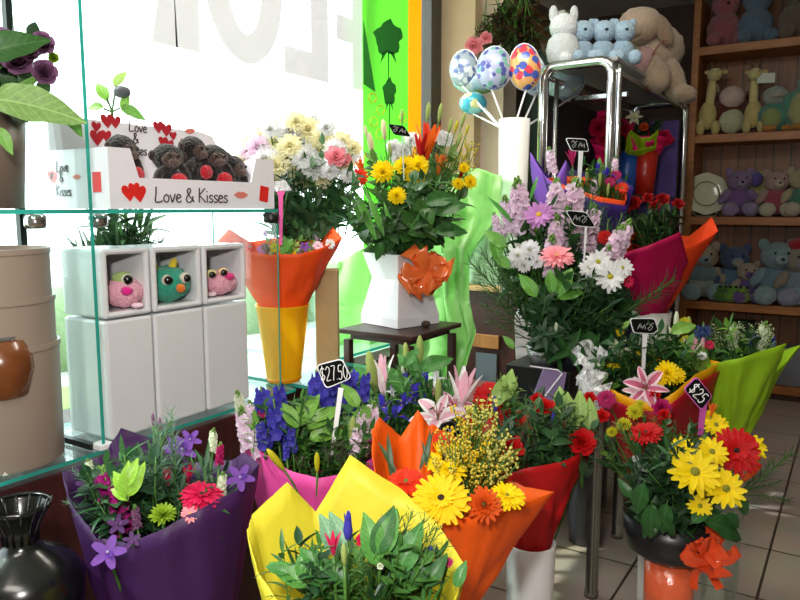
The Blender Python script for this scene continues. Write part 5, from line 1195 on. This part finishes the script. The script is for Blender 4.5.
for a in ((552, 296, 550, 266), (556, 300, 572, 262), (555, 300, 588, 284), (500, 262, 492, 232), (508, 250, 484, 226), (515, 350, 504, 334), (512, 270, 492, 250), (538, 300, 520, 270)): fl(b8, '5f9a3a', *a, T - .18)
for a in ((520, 320, 468, 262), (522, 325, 476, 284), (524, 330, 480, 305), (520, 310, 484, 250), (530, 340, 488, 322), (600, 330, 672, 276), (596, 330, 660, 290), (520, 305, 495, 258)): leaf(b8, 'needle_sprig', '3a5c34', P(a[0], a[1], T - .1), P(a[2], a[3], T - .12))
cel = thing('cellophane_bow', 'crumpled clear cellophane bow on the front of the foil pot arrangement', 'bow', P(590, 370, T - .2))
bow(cel, 588, 362, T - .22, 40, '', n=9, seed=4, film=True); bow(cel, 590, 388, T - .25, 44, '', n=9, seed=6, film=True)
# white box-ish carton behind & gift box
gb = thing('gift_box', 'lilac gift box with white ribbon standing behind the red flowers', 'gift box', P(545, 400, 2.0))
mb = MB().prism([(a * 2.0 / 720, b * 2.0 / 720) for a, b in ((-18, -22), (14, -18), (20, 16), (-2, 20))], P(545, 388, 2.0), CR, CU, -CF, .02); mb.obj('box_body', mat('75618a', rough=.6), gb)
MB().tube([P(530, 366, 1.97), P(558, 370, 1.97), P(562, 374, 1.97), P(545, 396, 1.97)], .0022, 5).obj('ribbon', mat('e4e0ea', rough=.3), gb)
wt_ = MB().prism([(-.04, -.12), (.03, -.12), (.04, .06), (.015, .14), (-.045, .03)], P(527, 325, 2.55), CR, CU, -CF, .02).obj('paper_bag', mat('dfe0e2', rough=.6)); tag(wt_, 'white paper bag behind the foil pot arrangement', 'bag')

# ---------------- purple wrapped bouquet on the rack front
T = 2.72
b9, B = bouquet('bunch in purple paper lined with orange, standing before the chrome rack', (590, 300, T))
paper(b9, [(531, 153, T + .04), (547, 183, T - .06), (575, 193, T - .14), (600, 202, T - .16), (627, 206, T - .12), (634, 188, T), (620, 176, T + .12), (590, 172, T + .16), (572, 170, T + .14), (566, 160, T + .13), (555, 180, T + .12), (545, 172, T + .1)], (592, 300, T), .06, '3a2170', name='purple_paper', flare=.8)
paper(b9, [(545, 178, T - .0), (575, 189, T - .1), (600, 197, T - .12), (626, 201, T - .09), (626, 190, T), (610, 180, T + .08), (575, 176, T + .1)], (592, 300, T), .05, 'e8501c', name='orange_paper', flare=.8, label='orange lining paper')
b = paper(b9, [(530, 152, T - .0), (545, 176, T - .03), (553, 183, T - .05), (566, 160, T - .02), (566, 190, T + .02), (540, 190, T + .04), (531, 175, T + .03)], (560, 290, T), .03, '8a5ac8', name='lilac_paper', flare=.7, label='lilac sheet with two pointed corners')
many(b9, B, [('alstroemeria', 'magenta', 572, 158, T, 18), (S, 'lpk', 551, 160, T - .02, 26), ('lily_bud', 'bgreen', 587, 176, T - .04, 16), ('iris', 'violet', 598, 168, T, 18), ('iris', 'violet', 607, 172, T - .02, 16), (S, 'lpk', 594, 186, T - .05, 18), ('daisy', 'magenta', 610, 182, T - .04, 12), ('daisy', 'magenta', 616, 175, T - .02, 12), ('daisy', 'redor', 622, 188, T - .03, 14), ('lily_bud', 'bgreen', 600, 180, T - .06, 16), ('lily_bud', 'bgreen', 608, 190, T - .05, 14), ('lily_bud', 'byel', 582, 184, T - .06, 14), (S, 'lpk', 615, 165, T + .02, 18)])
fill(b9, B, 596, 180, 32, 14, T + .0, .08, 40, ('leaf_sprig', 'needle_sprig', 'grass_blades'), 30, ('2c5a24', '4a7a34', '5f8f3a'), seed=91)
bucket(592, T, P(0, 310, T).z, .075, '3a3a40', 'dark bucket holding the purple paper bunch, mostly hidden by daisies')

# ---------------- tissue bouquets in buckets on the rack shelf
T = 3.72
zs = 1.361
q = P(644, 190, T); q2 = P(626, 190, T + .02)
for qq, x, c, lb_ in ((q, 644, 'a01c10', 'red bucket on the rack shelf under lime tissue'), (q2, 623, '1a4a9a', 'blue bucket on the rack shelf beside the red one')):
    o = MB().lathe([(0, zs + .001), (.046, zs + .001), (.064, P(0, 152, T).z), (.058, P(0, 152, T).z), (.042, zs + .02), (0, zs + .02)], 28, c=(qq.x, qq.y, 0)).obj('flower_bucket', mat(c, rough=.3), smooth=True); tag(o, lb_, 'bucket')
def tissue(label, fr_, base, col, fl_, seed, col2=None, fr2=None):
    th, B = bouquet(label, base)
    paper(th, fr_, base, .04, col, name='tissue_paper', flare=.6, crease=.03)
    if fr2: paper(th, fr2, base, .038, col2, name='lime_paper', flare=.6, crease=.015, label='lime green sheet of paper')
    many(th, B, fl_); fill(th, B, base[0] + 2, base[1] - 34, 16, 9, T, .05, 18, ('leaf_sprig',), 20, ('1f3a1c', '2f5a24'), seed=seed)
    return th
tissue('hot pink tissue bunch with a lime green sheet in the red bucket on the rack', [(618, 118, T + .02), (624, 128, T - .05), (640, 136, T - .1), (660, 136, T - .1), (674, 140, T - .03), (662, 132, T + .05), (650, 130, T + .08), (634, 122, T + .1)], (644, 160, T), 'ea1a70',
       [('lily', 'cream', 634, 117, T, 14), ('chrysanthemum', 'olily', 644, 127, T - .06, 10), ('carnation', 'hotpink', 626, 130, T - .05, 16), ('carnation', 'hotpink', 664, 138, T - .04, 18)], 1, 'a0c818',
       [(630, 130, T - .08), (640, 138, T - .12), (650, 137, T - .13), (658, 130, T - .11), (655, 146, T - .12), (640, 150, T - .12), (624, 152, T - .10)])
tissue('hot pink tissue bunch at the back left of the rack shelf', [(588, 128, T), (594, 112, T + .02), (606, 110, T + .03), (616, 120, T), (618, 140, T - .06), (606, 146, T - .08), (592, 144, T - .06)], (608, 168, T), 'f01a70', [('carnation', 'hotpink', 598, 128, T - .08, 22), ('carnation', 'hotpink', 608, 122, T - .06, 20), ('carnation', 'hotpink', 604, 138, T - .08, 18)], 2)

# ---------------- lime papered bouquet (far right) and red/yellow papered bouquet
T = 2.12
b6, B = bouquet('mixed bunch with blue thistle in lime green paper, front right by the tiled floor', (728, 452, T))
LIME = '98c422'
paper(b6, [(704, 366, T - .1), (722, 362, T - .15), (745, 357, T - .18), (785, 343, T - .14), (778, 372, T - .06), (799, 345, T + .04), (780, 352, T + .15), (745, 350, T + .2), (712, 352, T + .18), (690, 362, T + .1), (692, 374, T - .02)], (728, 444, T), .035, LIME, name='lime_paper', flare=.8, crease=.016)
many(b6, B, [('sea_holly', 'steel', 703, 334, T - .02, 22), ('daisy', 'hotpink', 709, 345, T - .04, 12), ('alstroemeria', 'pink', 700, 350, T - .05, 26), (S, 'bwhite', 734, 335, T, 26), (S, 'bwhite', 763, 336, T, 30), ('lily_bud', 'bgreen', 690, 325, T + .02, 18), ('delphinium', 'violet', 752, 344, T + .02, 26), ('delphinium', 'violet', 770, 346, T + .03, 22), ('daisy', 'byel', 684, 322, T, 12), ('daisy', 'byel', 682, 330, T, 10), ('daisy', 'white', 668, 336, T, 10)])
for x in (722, 733, 745, 760, 766): leaf(b6, 'bud_spray', 'cfd8b0', P(x, 372, T), P(x, 322, T))
fill(b6, B, 728, 345, 46, 18, T + .02, .1, 60, ('leaf_sprig', 'grass_blades', 'needle_sprig', 'long_leaf_sprig'), 40, ('33602a', '4a7a34', '6f9f40', '28482a'), seed=61)
bucket(728, T, P(0, 432, T).z, .06, '', 'clear glass vase under the lime green paper', GLASS())
T = 1.98
b5, B = bouquet('pink lily and golden daisies in red paper edged with yellow, centre right', (660, 500, T))
rim = [(601, 384, T - .04), (618, 393, T - .12), (640, 402, T - .15), (660, 402, T - .16), (675, 392, T - .16), (695, 375, T - .1), (720, 362, T + .02), (705, 358, T + .14), (660, 352, T + .18), (620, 364, T + .14), (602, 374, T + .05)]
paper(b5, rim, (655, 500, T), .05, 'f0b010', name='yellow_paper', flare=.85, label='yellow inner sheet edging')
paper(b5, [(x, y + 9, t - .012) for x, y, t in rim[:7]] + [(x, y + 9, t + .015) for x, y, t in rim[7:]], (655, 502, T), .06, 'b01024', name='red_paper', flare=.85, label='red outer sheet')
many(b5, B, [('lily', 'lilyp', 646, 386, T - .14, 36, dict(face=1.2)), ('lily', 'lilyw', 640, 392, T - .12, 28), ('chrysanthemum', 'yel', 667, 373, T - .12, 26), ('chrysanthemum', 'yel', 676, 376, T - .1, 20), ('daisy', 'yel', 660, 380, T - .12, 16), ('daisy', 'yel', 613, 366, T - .02, 14), ('daisy', 'yel', 652, 358, T + .02, 12), ('daisy', 'olily', 668, 358, T + .04, 10), ('lily', 'cream', 617, 349, T, 22), ('daisy', 'yel', 620, 332, T + .04, 10), ('lily', 'cream', 673, 332, T + .06, 14), ('lily_bud', 'bwhite', 662, 338, T, 38), ('lily_bud', 'bwhite', 676, 322, T + .04, 22), ('carnation', 'red', 655, 395, T - .15, 12), ('alstroemeria', 'lilyw', 690, 352, T, 30), ('gerbera', 'magenta', 606, 399, T - .18, 20), ('daisy', 'byel', 686, 340, T + .03, 12), ('daisy', 'yel', 640, 352, T + .02, 8), ('chrysanthemum', 'white', 702, 356, T - .02, 10)])
fill(b5, B, 650, 360, 56, 30, T + .03, .1, 88, ('leaf_sprig', 'needle_sprig', 'round_leaf_sprig', 'long_leaf_sprig'), 40, ('28522a', '35652a', '5f8f3a', '20401f'), seed=51)
for a in ((622, 330, 630, 318), (640, 360, 655, 346), (668, 335, 700, 318), (672, 345, 730, 372)): fl(b5, '7aa84a', *a, T)
bucket(658, T, P(0, 508, T).z, .05, '8a8480', 'pale bucket below the red and yellow paper bunch')
sign('price_sign', [(629, 318), (654, 318), (658, 330), (653, 334), (633, 333)], T - .06, ((645, 334), (643, 372)), '%~', 'black price sign on the white pot below the magenta paper', tw=18, h=9, stickw=3.5, tilt=-.02)

# ---------------- front right: gerberas and yellow daisies in a black bowl with orange bow
T = 1.62
b4, B = bouquet('red gerberas and yellow daisies in black bowl with orange bow, lower right', (672, 545, T), 'flower_arrangement', 'flower arrangement')
kb = T / 720; q = P(671, 540, T); zr = P(671, 512, T).z
zbot = P(671, 556, T).z
MB().lathe([(0, zbot), (kb * 28, zbot), (kb * 42, zbot + .022), (kb * 48, zr), (kb * 45, zr), (kb * 38, zbot + .03), (0, zbot + .025)], 40, c=(q.x, q.y, 0)).obj('bowl', mat('16171a', rough=.35, var=.1), b4, smooth=True)
zz0 = P(0, 610, T).z
MB().lathe([(0, .351), (kb * 24, .351), (kb * 24, zbot - .001), (0, zbot - .001)], 28, c=(q.x, q.y, 0)).obj('foam_block_vase', mat('d8603a', rough=.15, coat=.5, bump=.6, bscale=30), b4, smooth=True)
bow(b4, 705, 556, T - .10, 52, 'f0582c', seed=8, n=10)
many(b4, B, [('gerbera', 'red', 646, 433, T - .02, 34, dict(face=.55, lean=(0, .5))), ('gerbera', 'red', 736, 451, T - .06, 50, dict(face=1.5)), ('daisy', 'yel', 695, 472, T - .16, 52), ('daisy', 'yel', 726, 489, T - .17, 42), ('daisy', 'yel', 700, 506, T - .15, 26), ('daisy', 'yel', 712, 452, T - .1, 34), ('daisy', 'yel', 682, 452, T - .1, 32), ('daisy', 'yel', 752, 448, T + .02, 32), ('daisy', 'yel', 716, 425, T + .04, 26), ('chrysanthemum', 'yel', 710, 418, T + .06, 18), ('daisy', 'yelg', 708, 493, T - .12, 20), ('chrysanthemum', 'byel', 624, 425, T + .02, 16), ('chrysanthemum', 'byel', 635, 412, T + .04, 18), ('chrysanthemum', 'byel', 612, 432, T + .02, 12), ('chrysanthemum', 'byel', 640, 404, T + .04, 10), ('carnation', 'red', 664, 415, T + .05, 14), ('lily_bud', 'olily', 750, 474, T - .06, 30, dict(lean=(.6, 0))), ('chrysanthemum', 'byel', 652, 512, T - .12, 9), ('alstroemeria', 'olily', 712, 410, T + .05, 16), ('chrysanthemum', 'white', 636, 459, T, 9), ('lily_bud', 'bgreen', 648, 468, T - .05, 16), ('carnation', 'magenta', 662, 408, T + .08, 20)])
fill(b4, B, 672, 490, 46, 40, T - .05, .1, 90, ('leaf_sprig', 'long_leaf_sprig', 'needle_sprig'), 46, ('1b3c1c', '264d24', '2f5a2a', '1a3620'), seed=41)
fill(b4, B, 650, 445, 50, 30, T + .04, .08, 46, ('needle_sprig', 'grass_blades', 'leaf_sprig'), 46, ('3a6a30', '2a5226', '6a8a3a'), seed=42)
for a in ((700, 520, 758, 536), (690, 525, 715, 500), (735, 495, 755, 520), (645, 480, 634, 520), (632, 500, 620, 478), (652, 500, 650, 548), (660, 520, 684, 538), (724, 512, 748, 530), (668, 500, 660, 540)): fl(b4, '2a5a28', *a, T - .16)
for a in ((735, 500, 790, 450), (735, 495, 775, 462), (740, 490, 782, 482), (740, 495, 790, 500)): leaf(b4, 'needle_sprig', '44633c', P(a[0], a[1], T), P(a[2], a[3], T - .02))
sb = MB().box2((q.x - .09, q.y - .09, 0), (q.x + .09, q.y + .09, .35)).obj('stand', mat('8a8880', rough=.6), bevel=.004); tag(sb, 'low grey stand under the black bowl arrangement', 'stand')
sign('price_sign', [(696, 376), (712, 396), (701, 411), (683, 389)], T + .02, ((704, 402), (700, 436)), '$25', 'pink edged diamond price sign beside the lime paper', rim='c85ab0', tw=20, h=12, tilt=-.85, stickw=5, lw=.0013)

# ---------------- red wrapped bouquet in white pot, centre
T = 1.6
b3, B = bouquet('red carnations, rosemary and purple filler in red paper, in the white pot', (531, 600, T))
paper(b3, [(598, 440, T - .0), (585, 449, T - .05), (560, 462, T - .1), (530, 468, T - .12), (500, 474, T - .1), (475, 462, T - .04), (462, 430, T + .04), (460, 388, T + .09), (470, 412, T + .12), (482, 388, T + .14), (500, 392, T + .15), (525, 415, T + .15), (560, 420, T + .12), (585, 428, T + .07)], (531, 560, T), .034, 'c01418', name='red_paper', flare=1.35, crease=.01)
many(b3, B, [('carnation', 'red', 545, 408, T - .04, 22), ('carnation', 'red', 537, 399, T, 14), ('carnation', 'red', 582, 442, T - .07, 30), ('carnation', 'red', 586, 418, T, 18), ('carnation', 'red', 510, 449, T - .1, 30), ('carnation', 'red', 508, 416, T, 16), ('carnation', 'red', 505, 408, T + .04, 14), ('carnation', 'red', 602, 416, T + .04, 16), ('iris_bud', 'blue', 495, 406, T - .02, 22), ('iris_bud', 'blue', 553, 422, T - .06, 22), ('lily_bud', 'bgreen', 512, 395, T - .0, 20), ('carnation', 'red', 590, 398, T + .08, 14), ('gerbera', 'red', 489, 396, T + .1, 34)])
for x, y in ((540, 432), (555, 438), (530, 440), (548, 420), (562, 430), (522, 425)): leaf(b3, 'bud_spray', '6a4a5a', P(x - 2, y + 34, T - .05), P(x, y - 6, T - .06))
fill(b3, B, 545, 428, 50, 28, T + .0, .1, 88, ('needle_sprig', 'grass_blades', 'leaf_sprig'), 48, ('3a6038', '2c5030', '4a7044', '2a4a2a'), seed=31)
for x, y in ((504, 372), (512, 366), (568, 390), (580, 388), (573, 398), (560, 384), (590, 396)): fl(b3, '8aa858', x - 8 if x < 540 else x, y + 38, x, y, T - .02)
fill(b3, B, 508, 385, 8, 14, T, .03, 10, ('leaf_sprig',), 30, ('7a9a48', '5a8038'), seed=33)
wp = bucket(531, T, P(531, 541, T).z, M(24.5, T), 'e0e0e2', 'smooth white pot on the floor holding the red paper bunch')

# ---------------- iris and lily bouquet, centre back
T = 1.72
b2, B = bouquet('blue irises and pink lilies with green buds behind the orange paper', (425, 560, T))
many(b2, B, [('iris', 'violet', 382, 402, T - .04, 26), ('iris', 'violet', 405, 380, T, 28), ('iris', 'violet', 395, 412, T - .06, 26), ('iris', 'violet', 415, 392, T - .04, 26), ('iris', 'violet', 425, 378, T + .02, 26), ('iris', 'violet', 404, 400, T - .05, 24), ('iris', 'white', 436, 376, T + .02, 24), ('iris', 'violet', 362, 395, T + .02, 20),
             ('lily_bud', 'bgreen', 420, 350, T + .02, 30), ('lily_bud', 'bgreen', 406, 354, T + .03, 24), ('lily_bud', 'bgreen', 438, 392, T - .08, 28), ('alstroemeria', 'lilyw', 381, 376, T, 44), ('alstroemeria', 'lilyw', 462, 392, T - .08, 52), ('lily_bud', 'bgreen', 372, 372, T - .03, 44), ('lily', 'lilyw', 438, 414, T - .12, 46, dict(face=.7, lean=(0, .3))), ('lily', 'lilyp', 455, 405, T - .08, 30), ('lily_bud', 'bwhite', 403, 376, T, 20), ('iris', 'white', 392, 390, T, 16)])
fill(b2, B, 410, 398, 44, 30, T + .02, .1, 80, ('leaf_sprig', 'grass_blades', 'long_leaf_sprig', 'needle_sprig'), 50, ('2c5a28', '3a6e30', '24482a', '4f8038'), seed=21)
for a in ((410, 400, 388, 362), (416, 372, 455, 352), (418, 380, 410, 354), (410, 370, 398, 352), (440, 410, 462, 378), (470, 420, 480, 395), (450, 420, 500, 400), (404, 368, 418, 345), (500, 410, 530, 402)): fl(b2, '3f7a34', *a, T - .02)
bucket(425, T, P(0, 540, T).z, .075, '4a4a50', 'grey bucket of irises and lilies, hidden behind the orange paper')
sign('price_sign', [(440, 424), (452, 420), (462, 432), (452, 446), (441, 436)], T - .26, ((452, 440), (454, 480)), '~', 'small black price sign tucked between lily and orange paper', rim='1a1a1c', tw=9, h=8)

# ---------------- pink wrapped bouquet with blue delphiniums
T = 1.46
b1, B = bouquet('blue delphiniums and pale stock in hot pink paper, in front of the yellow vase', (315, 640, T))
paper(b1, [(234, 415, T + .02), (243, 432, T - .03), (262, 452, T - .07), (288, 470, T - .1), (318, 478, T - .12), (348, 474, T - .11), (374, 458, T - .06), (388, 445, T), (372, 430, T + .08), (330, 425, T + .11), (272, 425, T + .1), (244, 412, T + .05)], (315, 640, T), .05, 'd84a9a', name='pink_paper', flare=.75, crease=.008)
DL = 'delphinium'
many(b1, B, [(DL, 'blue', 264, 408, T - .04, 44), (DL, 'blue', 276, 420, T - .07, 44), (DL, 'blue', 280, 400, T - .02, 34), (DL, 'blue', 262, 435, T - .08, 28), (DL, 'blue', 292, 438, T - .08, 24), (DL, 'blue', 316, 390, T + .02, 40), (DL, 'blue', 324, 405, T + .02, 44), (DL, 'blue', 350, 392, T + .05, 44), (DL, 'blue', 334, 385, T + .05, 36), (DL, 'blue', 365, 385, T + .06, 26), (S, 'lpk', 245, 428, T - .04, 44), (S, 'lpk', 256, 440, T - .06, 36), (S, 'lpk', 252, 415, T, 30), (S, 'bwhite', 240, 405, T + .03, 30), (S, 'lpk', 362, 428, T - .06, 46), (S, 'lpk', 371, 420, T - .04, 40), (S, 'lpk', 356, 440, T - .08, 34), ('lily_bud', 'byel', 276, 460, T - .13, 30, dict(lean=(-.8, 0))), ('lily_bud', 'byel', 317, 463, T - .13, 24), ('lily_bud', 'bgreen', 352, 430, T - .08, 30), ('daisy', 'magenta', 262, 414, T - .05, 12), (DL, 'blue', 286, 450, T - .1, 16)])
for x, y in ((335, 440), (328, 450), (345, 445), (300, 458), (340, 455)): leaf(b1, 'bud_spray', '5a3a4a', P(x, y + 26, T - .1), P(x, y - 6, T - .1))
fill(b1, B, 312, 430, 58, 32, T + .0, .1, 86, ('leaf_sprig', 'round_leaf_sprig', 'long_leaf_sprig'), 44, ('3a6e2c', '4f8434', '2a5526', '6a9a40'), seed=11)
for a in ((300, 425, 318, 392), (304, 430, 340, 402), (300, 430, 280, 398), (308, 420, 296, 400), (290, 428, 308, 418), (306, 440, 345, 425), (360, 410, 342, 380)): fl(b1, '6fa03e', *a, T - .08)
bucket(315, T, .36, .07, '5a4a50', 'bucket on the floor under the pink paper bunch')
sign('price_sign', [(316, 365), (342, 358), (352, 378), (326, 389)], T - .1, ((341, 388), (332, 455)), '$27.50', 'black price sign reading 27.50 on a long white stick above delphiniums', tw=28, h=15, tilt=.12, stickw=4, lw=.0008)

# ---------------- purple wrapped bouquet, front left
T = 1.2
b0, B = bouquet('magenta and purple flowers in deep purple paper, front left below the glass shelf', (180, 760, T))
paper(b0, [(62, 472, T + .0), (88, 462, T + .07), (104, 456, T + .11), (121, 428, T + .13), (150, 438, T + .14), (160, 452, T + .15), (195, 462, T + .15), (232, 460, T + .12), (245, 452, T + .09), (258, 464, T + .04), (243, 487, T - .06), (202, 508, T - .11), (165, 528, T - .13), (128, 544, T - .13), (98, 538, T - .1), (74, 510, T - .05)], (185, 760, T), .05, '3c194e', name='purple_paper', flare=.7, crease=.01)
many(b0, B, [(S, 'mst', 110, 496, T - .04, 62), (S, 'mst', 120, 504, T - .06, 56), (S, 'mst', 103, 488, T - .0, 44), ('gerbera', 'hotpink', 202, 495, T - .08, 44, dict(face=.35, lean=(0, .5))), ('orchid', 'purple', 108, 553, T - .16, 36), ('orchid', 'purple', 240, 478, T - .05, 30), ('orchid', 'purple', 182, 450, T + .05, 32), ('orchid', 'purple', 190, 440, T + .06, 24), ('orchid', 'dpurple', 118, 525, T - .1, 22), ('orchid', 'dpurple', 88, 485, T + .0, 24), ('orchid', 'dpurple', 132, 540, T - .14, 18), ('orchid', 'purple', 174, 446, T + .06, 22), ('chrysanthemum', 'greenf', 163, 515, T - .12, 28, dict(face=.5, lean=(0, .5))), ('alstroemeria', 'hotpink', 188, 475, T, 24), ('alstroemeria', 'hotpink', 167, 478, T, 22), ('alstroemeria', 'greenf', 157, 478, T, 22), (S, 'bwhite', 90, 470, T + .02, 24), (S, 'bwhite', 213, 440, T + .05, 24), (S, 'bwhite', 222, 484, T - .06, 26), (S, 'magenta', 220, 453, T + .04, 22), ('daisy', 'pink', 190, 514, T - .11, 20), ('carnation', 'magenta', 204, 490, T - .06, 16), (S, 'durose', 136, 516, T - .08, 24), ('lily_bud', 'durose', 160, 424, T + .08, 14), ('lily_bud', 'durose', 153, 420, T + .08, 14)])
fill(b0, B, 155, 490, 72, 36, T + .02, .1, 88, ('needle_sprig', 'leaf_sprig', 'long_leaf_sprig', 'round_leaf_sprig'), 56, ('24482a', '2f5a34', '1f3f24', '3a6a34'), seed=1)
for a in ((126, 500, 128, 460), (128, 500, 114, 468), (126, 500, 142, 462), (130, 502, 110, 485), (124, 490, 136, 458)): fl(b0, '8ab83a', *a, T - .11)
for a in ((205, 490, 208, 440), (215, 490, 196, 446), (145, 480, 138, 440), (160, 490, 148, 436), (140, 478, 130, 445)): fl(b0, '2f5a30', *a, T + .0, 'blade_leaf')
for a in ((165, 505, 158, 425), (170, 500, 178, 440), (175, 505, 130, 460), (160, 500, 125, 478), (150, 500, 168, 420), (100, 500, 72, 470), (100, 520, 66, 500), (175, 480, 168, 410)): leaf(b0, 'needle_sprig', '6a8a78', P(a[0], a[1], T - .04), P(a[2], a[3], T - .04))
bucket(185, T, .30, .07, '2a2a30', 'dark bucket on the floor under the purple paper bunch')

# ---------------- orange wrapped bouquet
T = 1.2
bo, B = bouquet('yellow and orange gerberas with golden sprays in orange paper, front centre', (437, 640, T))
paper(bo, [(371, 430, T + .02), (380, 417, T + .06), (401, 437, T + .1), (418, 410, T + .12), (429, 426, T + .13), (433, 424, T + .14), (460, 446, T + .15), (490, 470, T + .14), (525, 487, T + .1), (553, 492, T - .0), (520, 505, T - .08), (480, 516, T - .13), (438, 520, T - .15), (400, 508, T - .13), (374, 475, T - .06)], (436, 625, T), .04, 'fa6612', name='orange_paper', flare=.72, crease=.007)
many(bo, B, [('gerbera', 'yelg', 441, 499, T - .15, 60, dict(face=.9, lean=(0, .4))), ('gerbera', 'yel', 507, 496, T - .1, 38, dict(face=.5, lean=(0, .5))), ('chrysanthemum', 'olily', 484, 505, T - .14, 38), ('gerbera', 'redor', 406, 482, T - .1, 40, dict(face=.5, lean=(0, .5))), ('gerbera', 'yel', 450, 470, T - .06, 36, dict(face=.4, lean=(0, .6))), ('gerbera', 'yel', 458, 452, T + .0, 26), ('alstroemeria', 'yel', 440, 452, T - .02, 24), ('daisy', 'yel', 434, 462, T - .04, 22), ('gerbera', 'redor', 498, 478, T + .02, 28), ('gerbera', 'redor', 444, 442, T + .08, 26)])
for x, y in ((470, 412), (480, 425), (488, 410), (462, 430), (472, 440), (484, 444), (495, 430), (500, 445), (506, 438), (452, 436), (476, 458), (466, 462), (490, 462), (445, 448), (512, 452), (468, 448), (458, 455), (480, 470), (482, 400)): leaf(bo, 'blossom_spray', RND.choice(('e8c828', 'e0cc50', 'd8d070')), P(462 + (x - 462) * .3, y + 62, T - .04), P(x, y - 8, T - .04 + RND.uniform(-.04, .04)))
fill(bo, B, 475, 465, 40, 30, T + .03, .06, 50, ('needle_sprig', 'grass_blades', 'long_leaf_sprig'), 46, ('6a7a30', '4a6a2c', '8a8a40', '3a5a28'), seed=61)
for a in ((392, 480, 388, 432), (398, 478, 380, 440), (426, 466, 430, 428), (428, 462, 422, 440), (420, 470, 432, 430)): fl(bo, '33502a', *a, T - .05, 'blade_leaf')
bucket(437, T, P(0, 618, T).z, .07, '707070', 'grey bucket on the floor under the orange paper bunch')

# ---------------- yellow wrapped bouquet, closest
T = .92
by, B = bouquet('blue iris and green leaves in bright yellow paper, nearest at the bottom', (360, 900, T))
paper(by, [(247, 530, T + .0), (252, 515, T + .04), (287, 482, T + .08), (316, 512, T + .1), (350, 455, T + .11), (402, 490, T + .1), (438, 525, T + .07), (468, 568, T - .02), (450, 610, T - .1), (400, 625, T - .14), (340, 630, T - .14), (285, 612, T - .1), (256, 570, T - .05)], (360, 860, T), .05, 'dccf38', name='yellow_paper', flare=.7, crease=.005)
many(by, B, [('iris_bud', 'blue', 348, 530, T - .06, 42), ('alstroemeria', 'hotpink', 333, 545, T - .08, 26), ('carnation', 'hotpink', 363, 540, T - .06, 16), ('iris_bud', 'violet', 430, 556, T - .06, 22), ('daisy', 'magenta', 448, 562, T - .06, 12), ('lily_bud', 'bgreen', 344, 555, T - .1, 26), ('iris', 'violet', 425, 560, T - .05, 18), ('carnation', 'bwhite', 380, 566, T - .08, 8)])
for a in ((340, 560, 322, 512), (350, 560, 332, 510)): fl(by, '6f9a78', *a, T - .02)
for a in ((290, 575, 264, 562), (310, 590, 270, 556), (300, 580, 302, 550), (320, 570, 300, 545), (378, 570, 366, 512), (374, 560, 392, 505), (380, 560, 395, 508), (330, 585, 305, 560), (412, 590, 430, 550), (400, 585, 408, 535), (425, 590, 445, 552), (395, 580, 420, 520), (455, 590, 465, 560), (350, 590, 325, 555)): fl(by, RND.choice(('3f7a34', '2f5f2a', '4f8a3a')), *a, T - .08)
for a in ((385, 580, 400, 515), (390, 580, 412, 512), (395, 585, 425, 520), (400, 590, 440, 530), (380, 580, 388, 520), (372, 585, 372, 530), (405, 590, 450, 545), (398, 585, 432, 525)): leaf(by, 'needle_sprig', '3f6a3a', P(a[0], a[1], T - .06), P(a[2], a[3], T - .06))
fill(by, B, 360, 560, 80, 18, T - .04, .05, 60, ('leaf_sprig', 'grass_blades', 'needle_sprig', 'long_leaf_sprig'), 60, ('2c5a28', '3a6e30', '24482a', '4f8038'), seed=13)
bucket(360, T, .30, .07, '606468', 'grey bucket on the floor under the yellow paper bunch')

# ---------------- remaining price signs
sign('price_sign', [(388, 124), (404, 126), (411, 137), (394, 135)], 2.2, ((402, 136), (404, 180)), '~%', 'black price sign above the yellow chrysanthemums by the window', rim='3a3c40', tw=14, h=7, tilt=-.25, stickw=1.2, stickc='c8d8c8')
sign('price_sign', [(565, 138), (586, 139), (589, 152), (571, 151)], 2.6, ((581, 151), (579, 185)), '~%', 'black price sign with white rim above the purple paper bunch', tw=14, h=8, tilt=-.1, stickw=3.5)
sign('price_sign', [(565, 210), (586, 212), (596, 228), (574, 226)], 2.0, ((586, 227), (584, 262)), '%~', 'black price sign with white rim among the pale pink stock', tw=16, h=9, tilt=-.15, stickw=1.5)
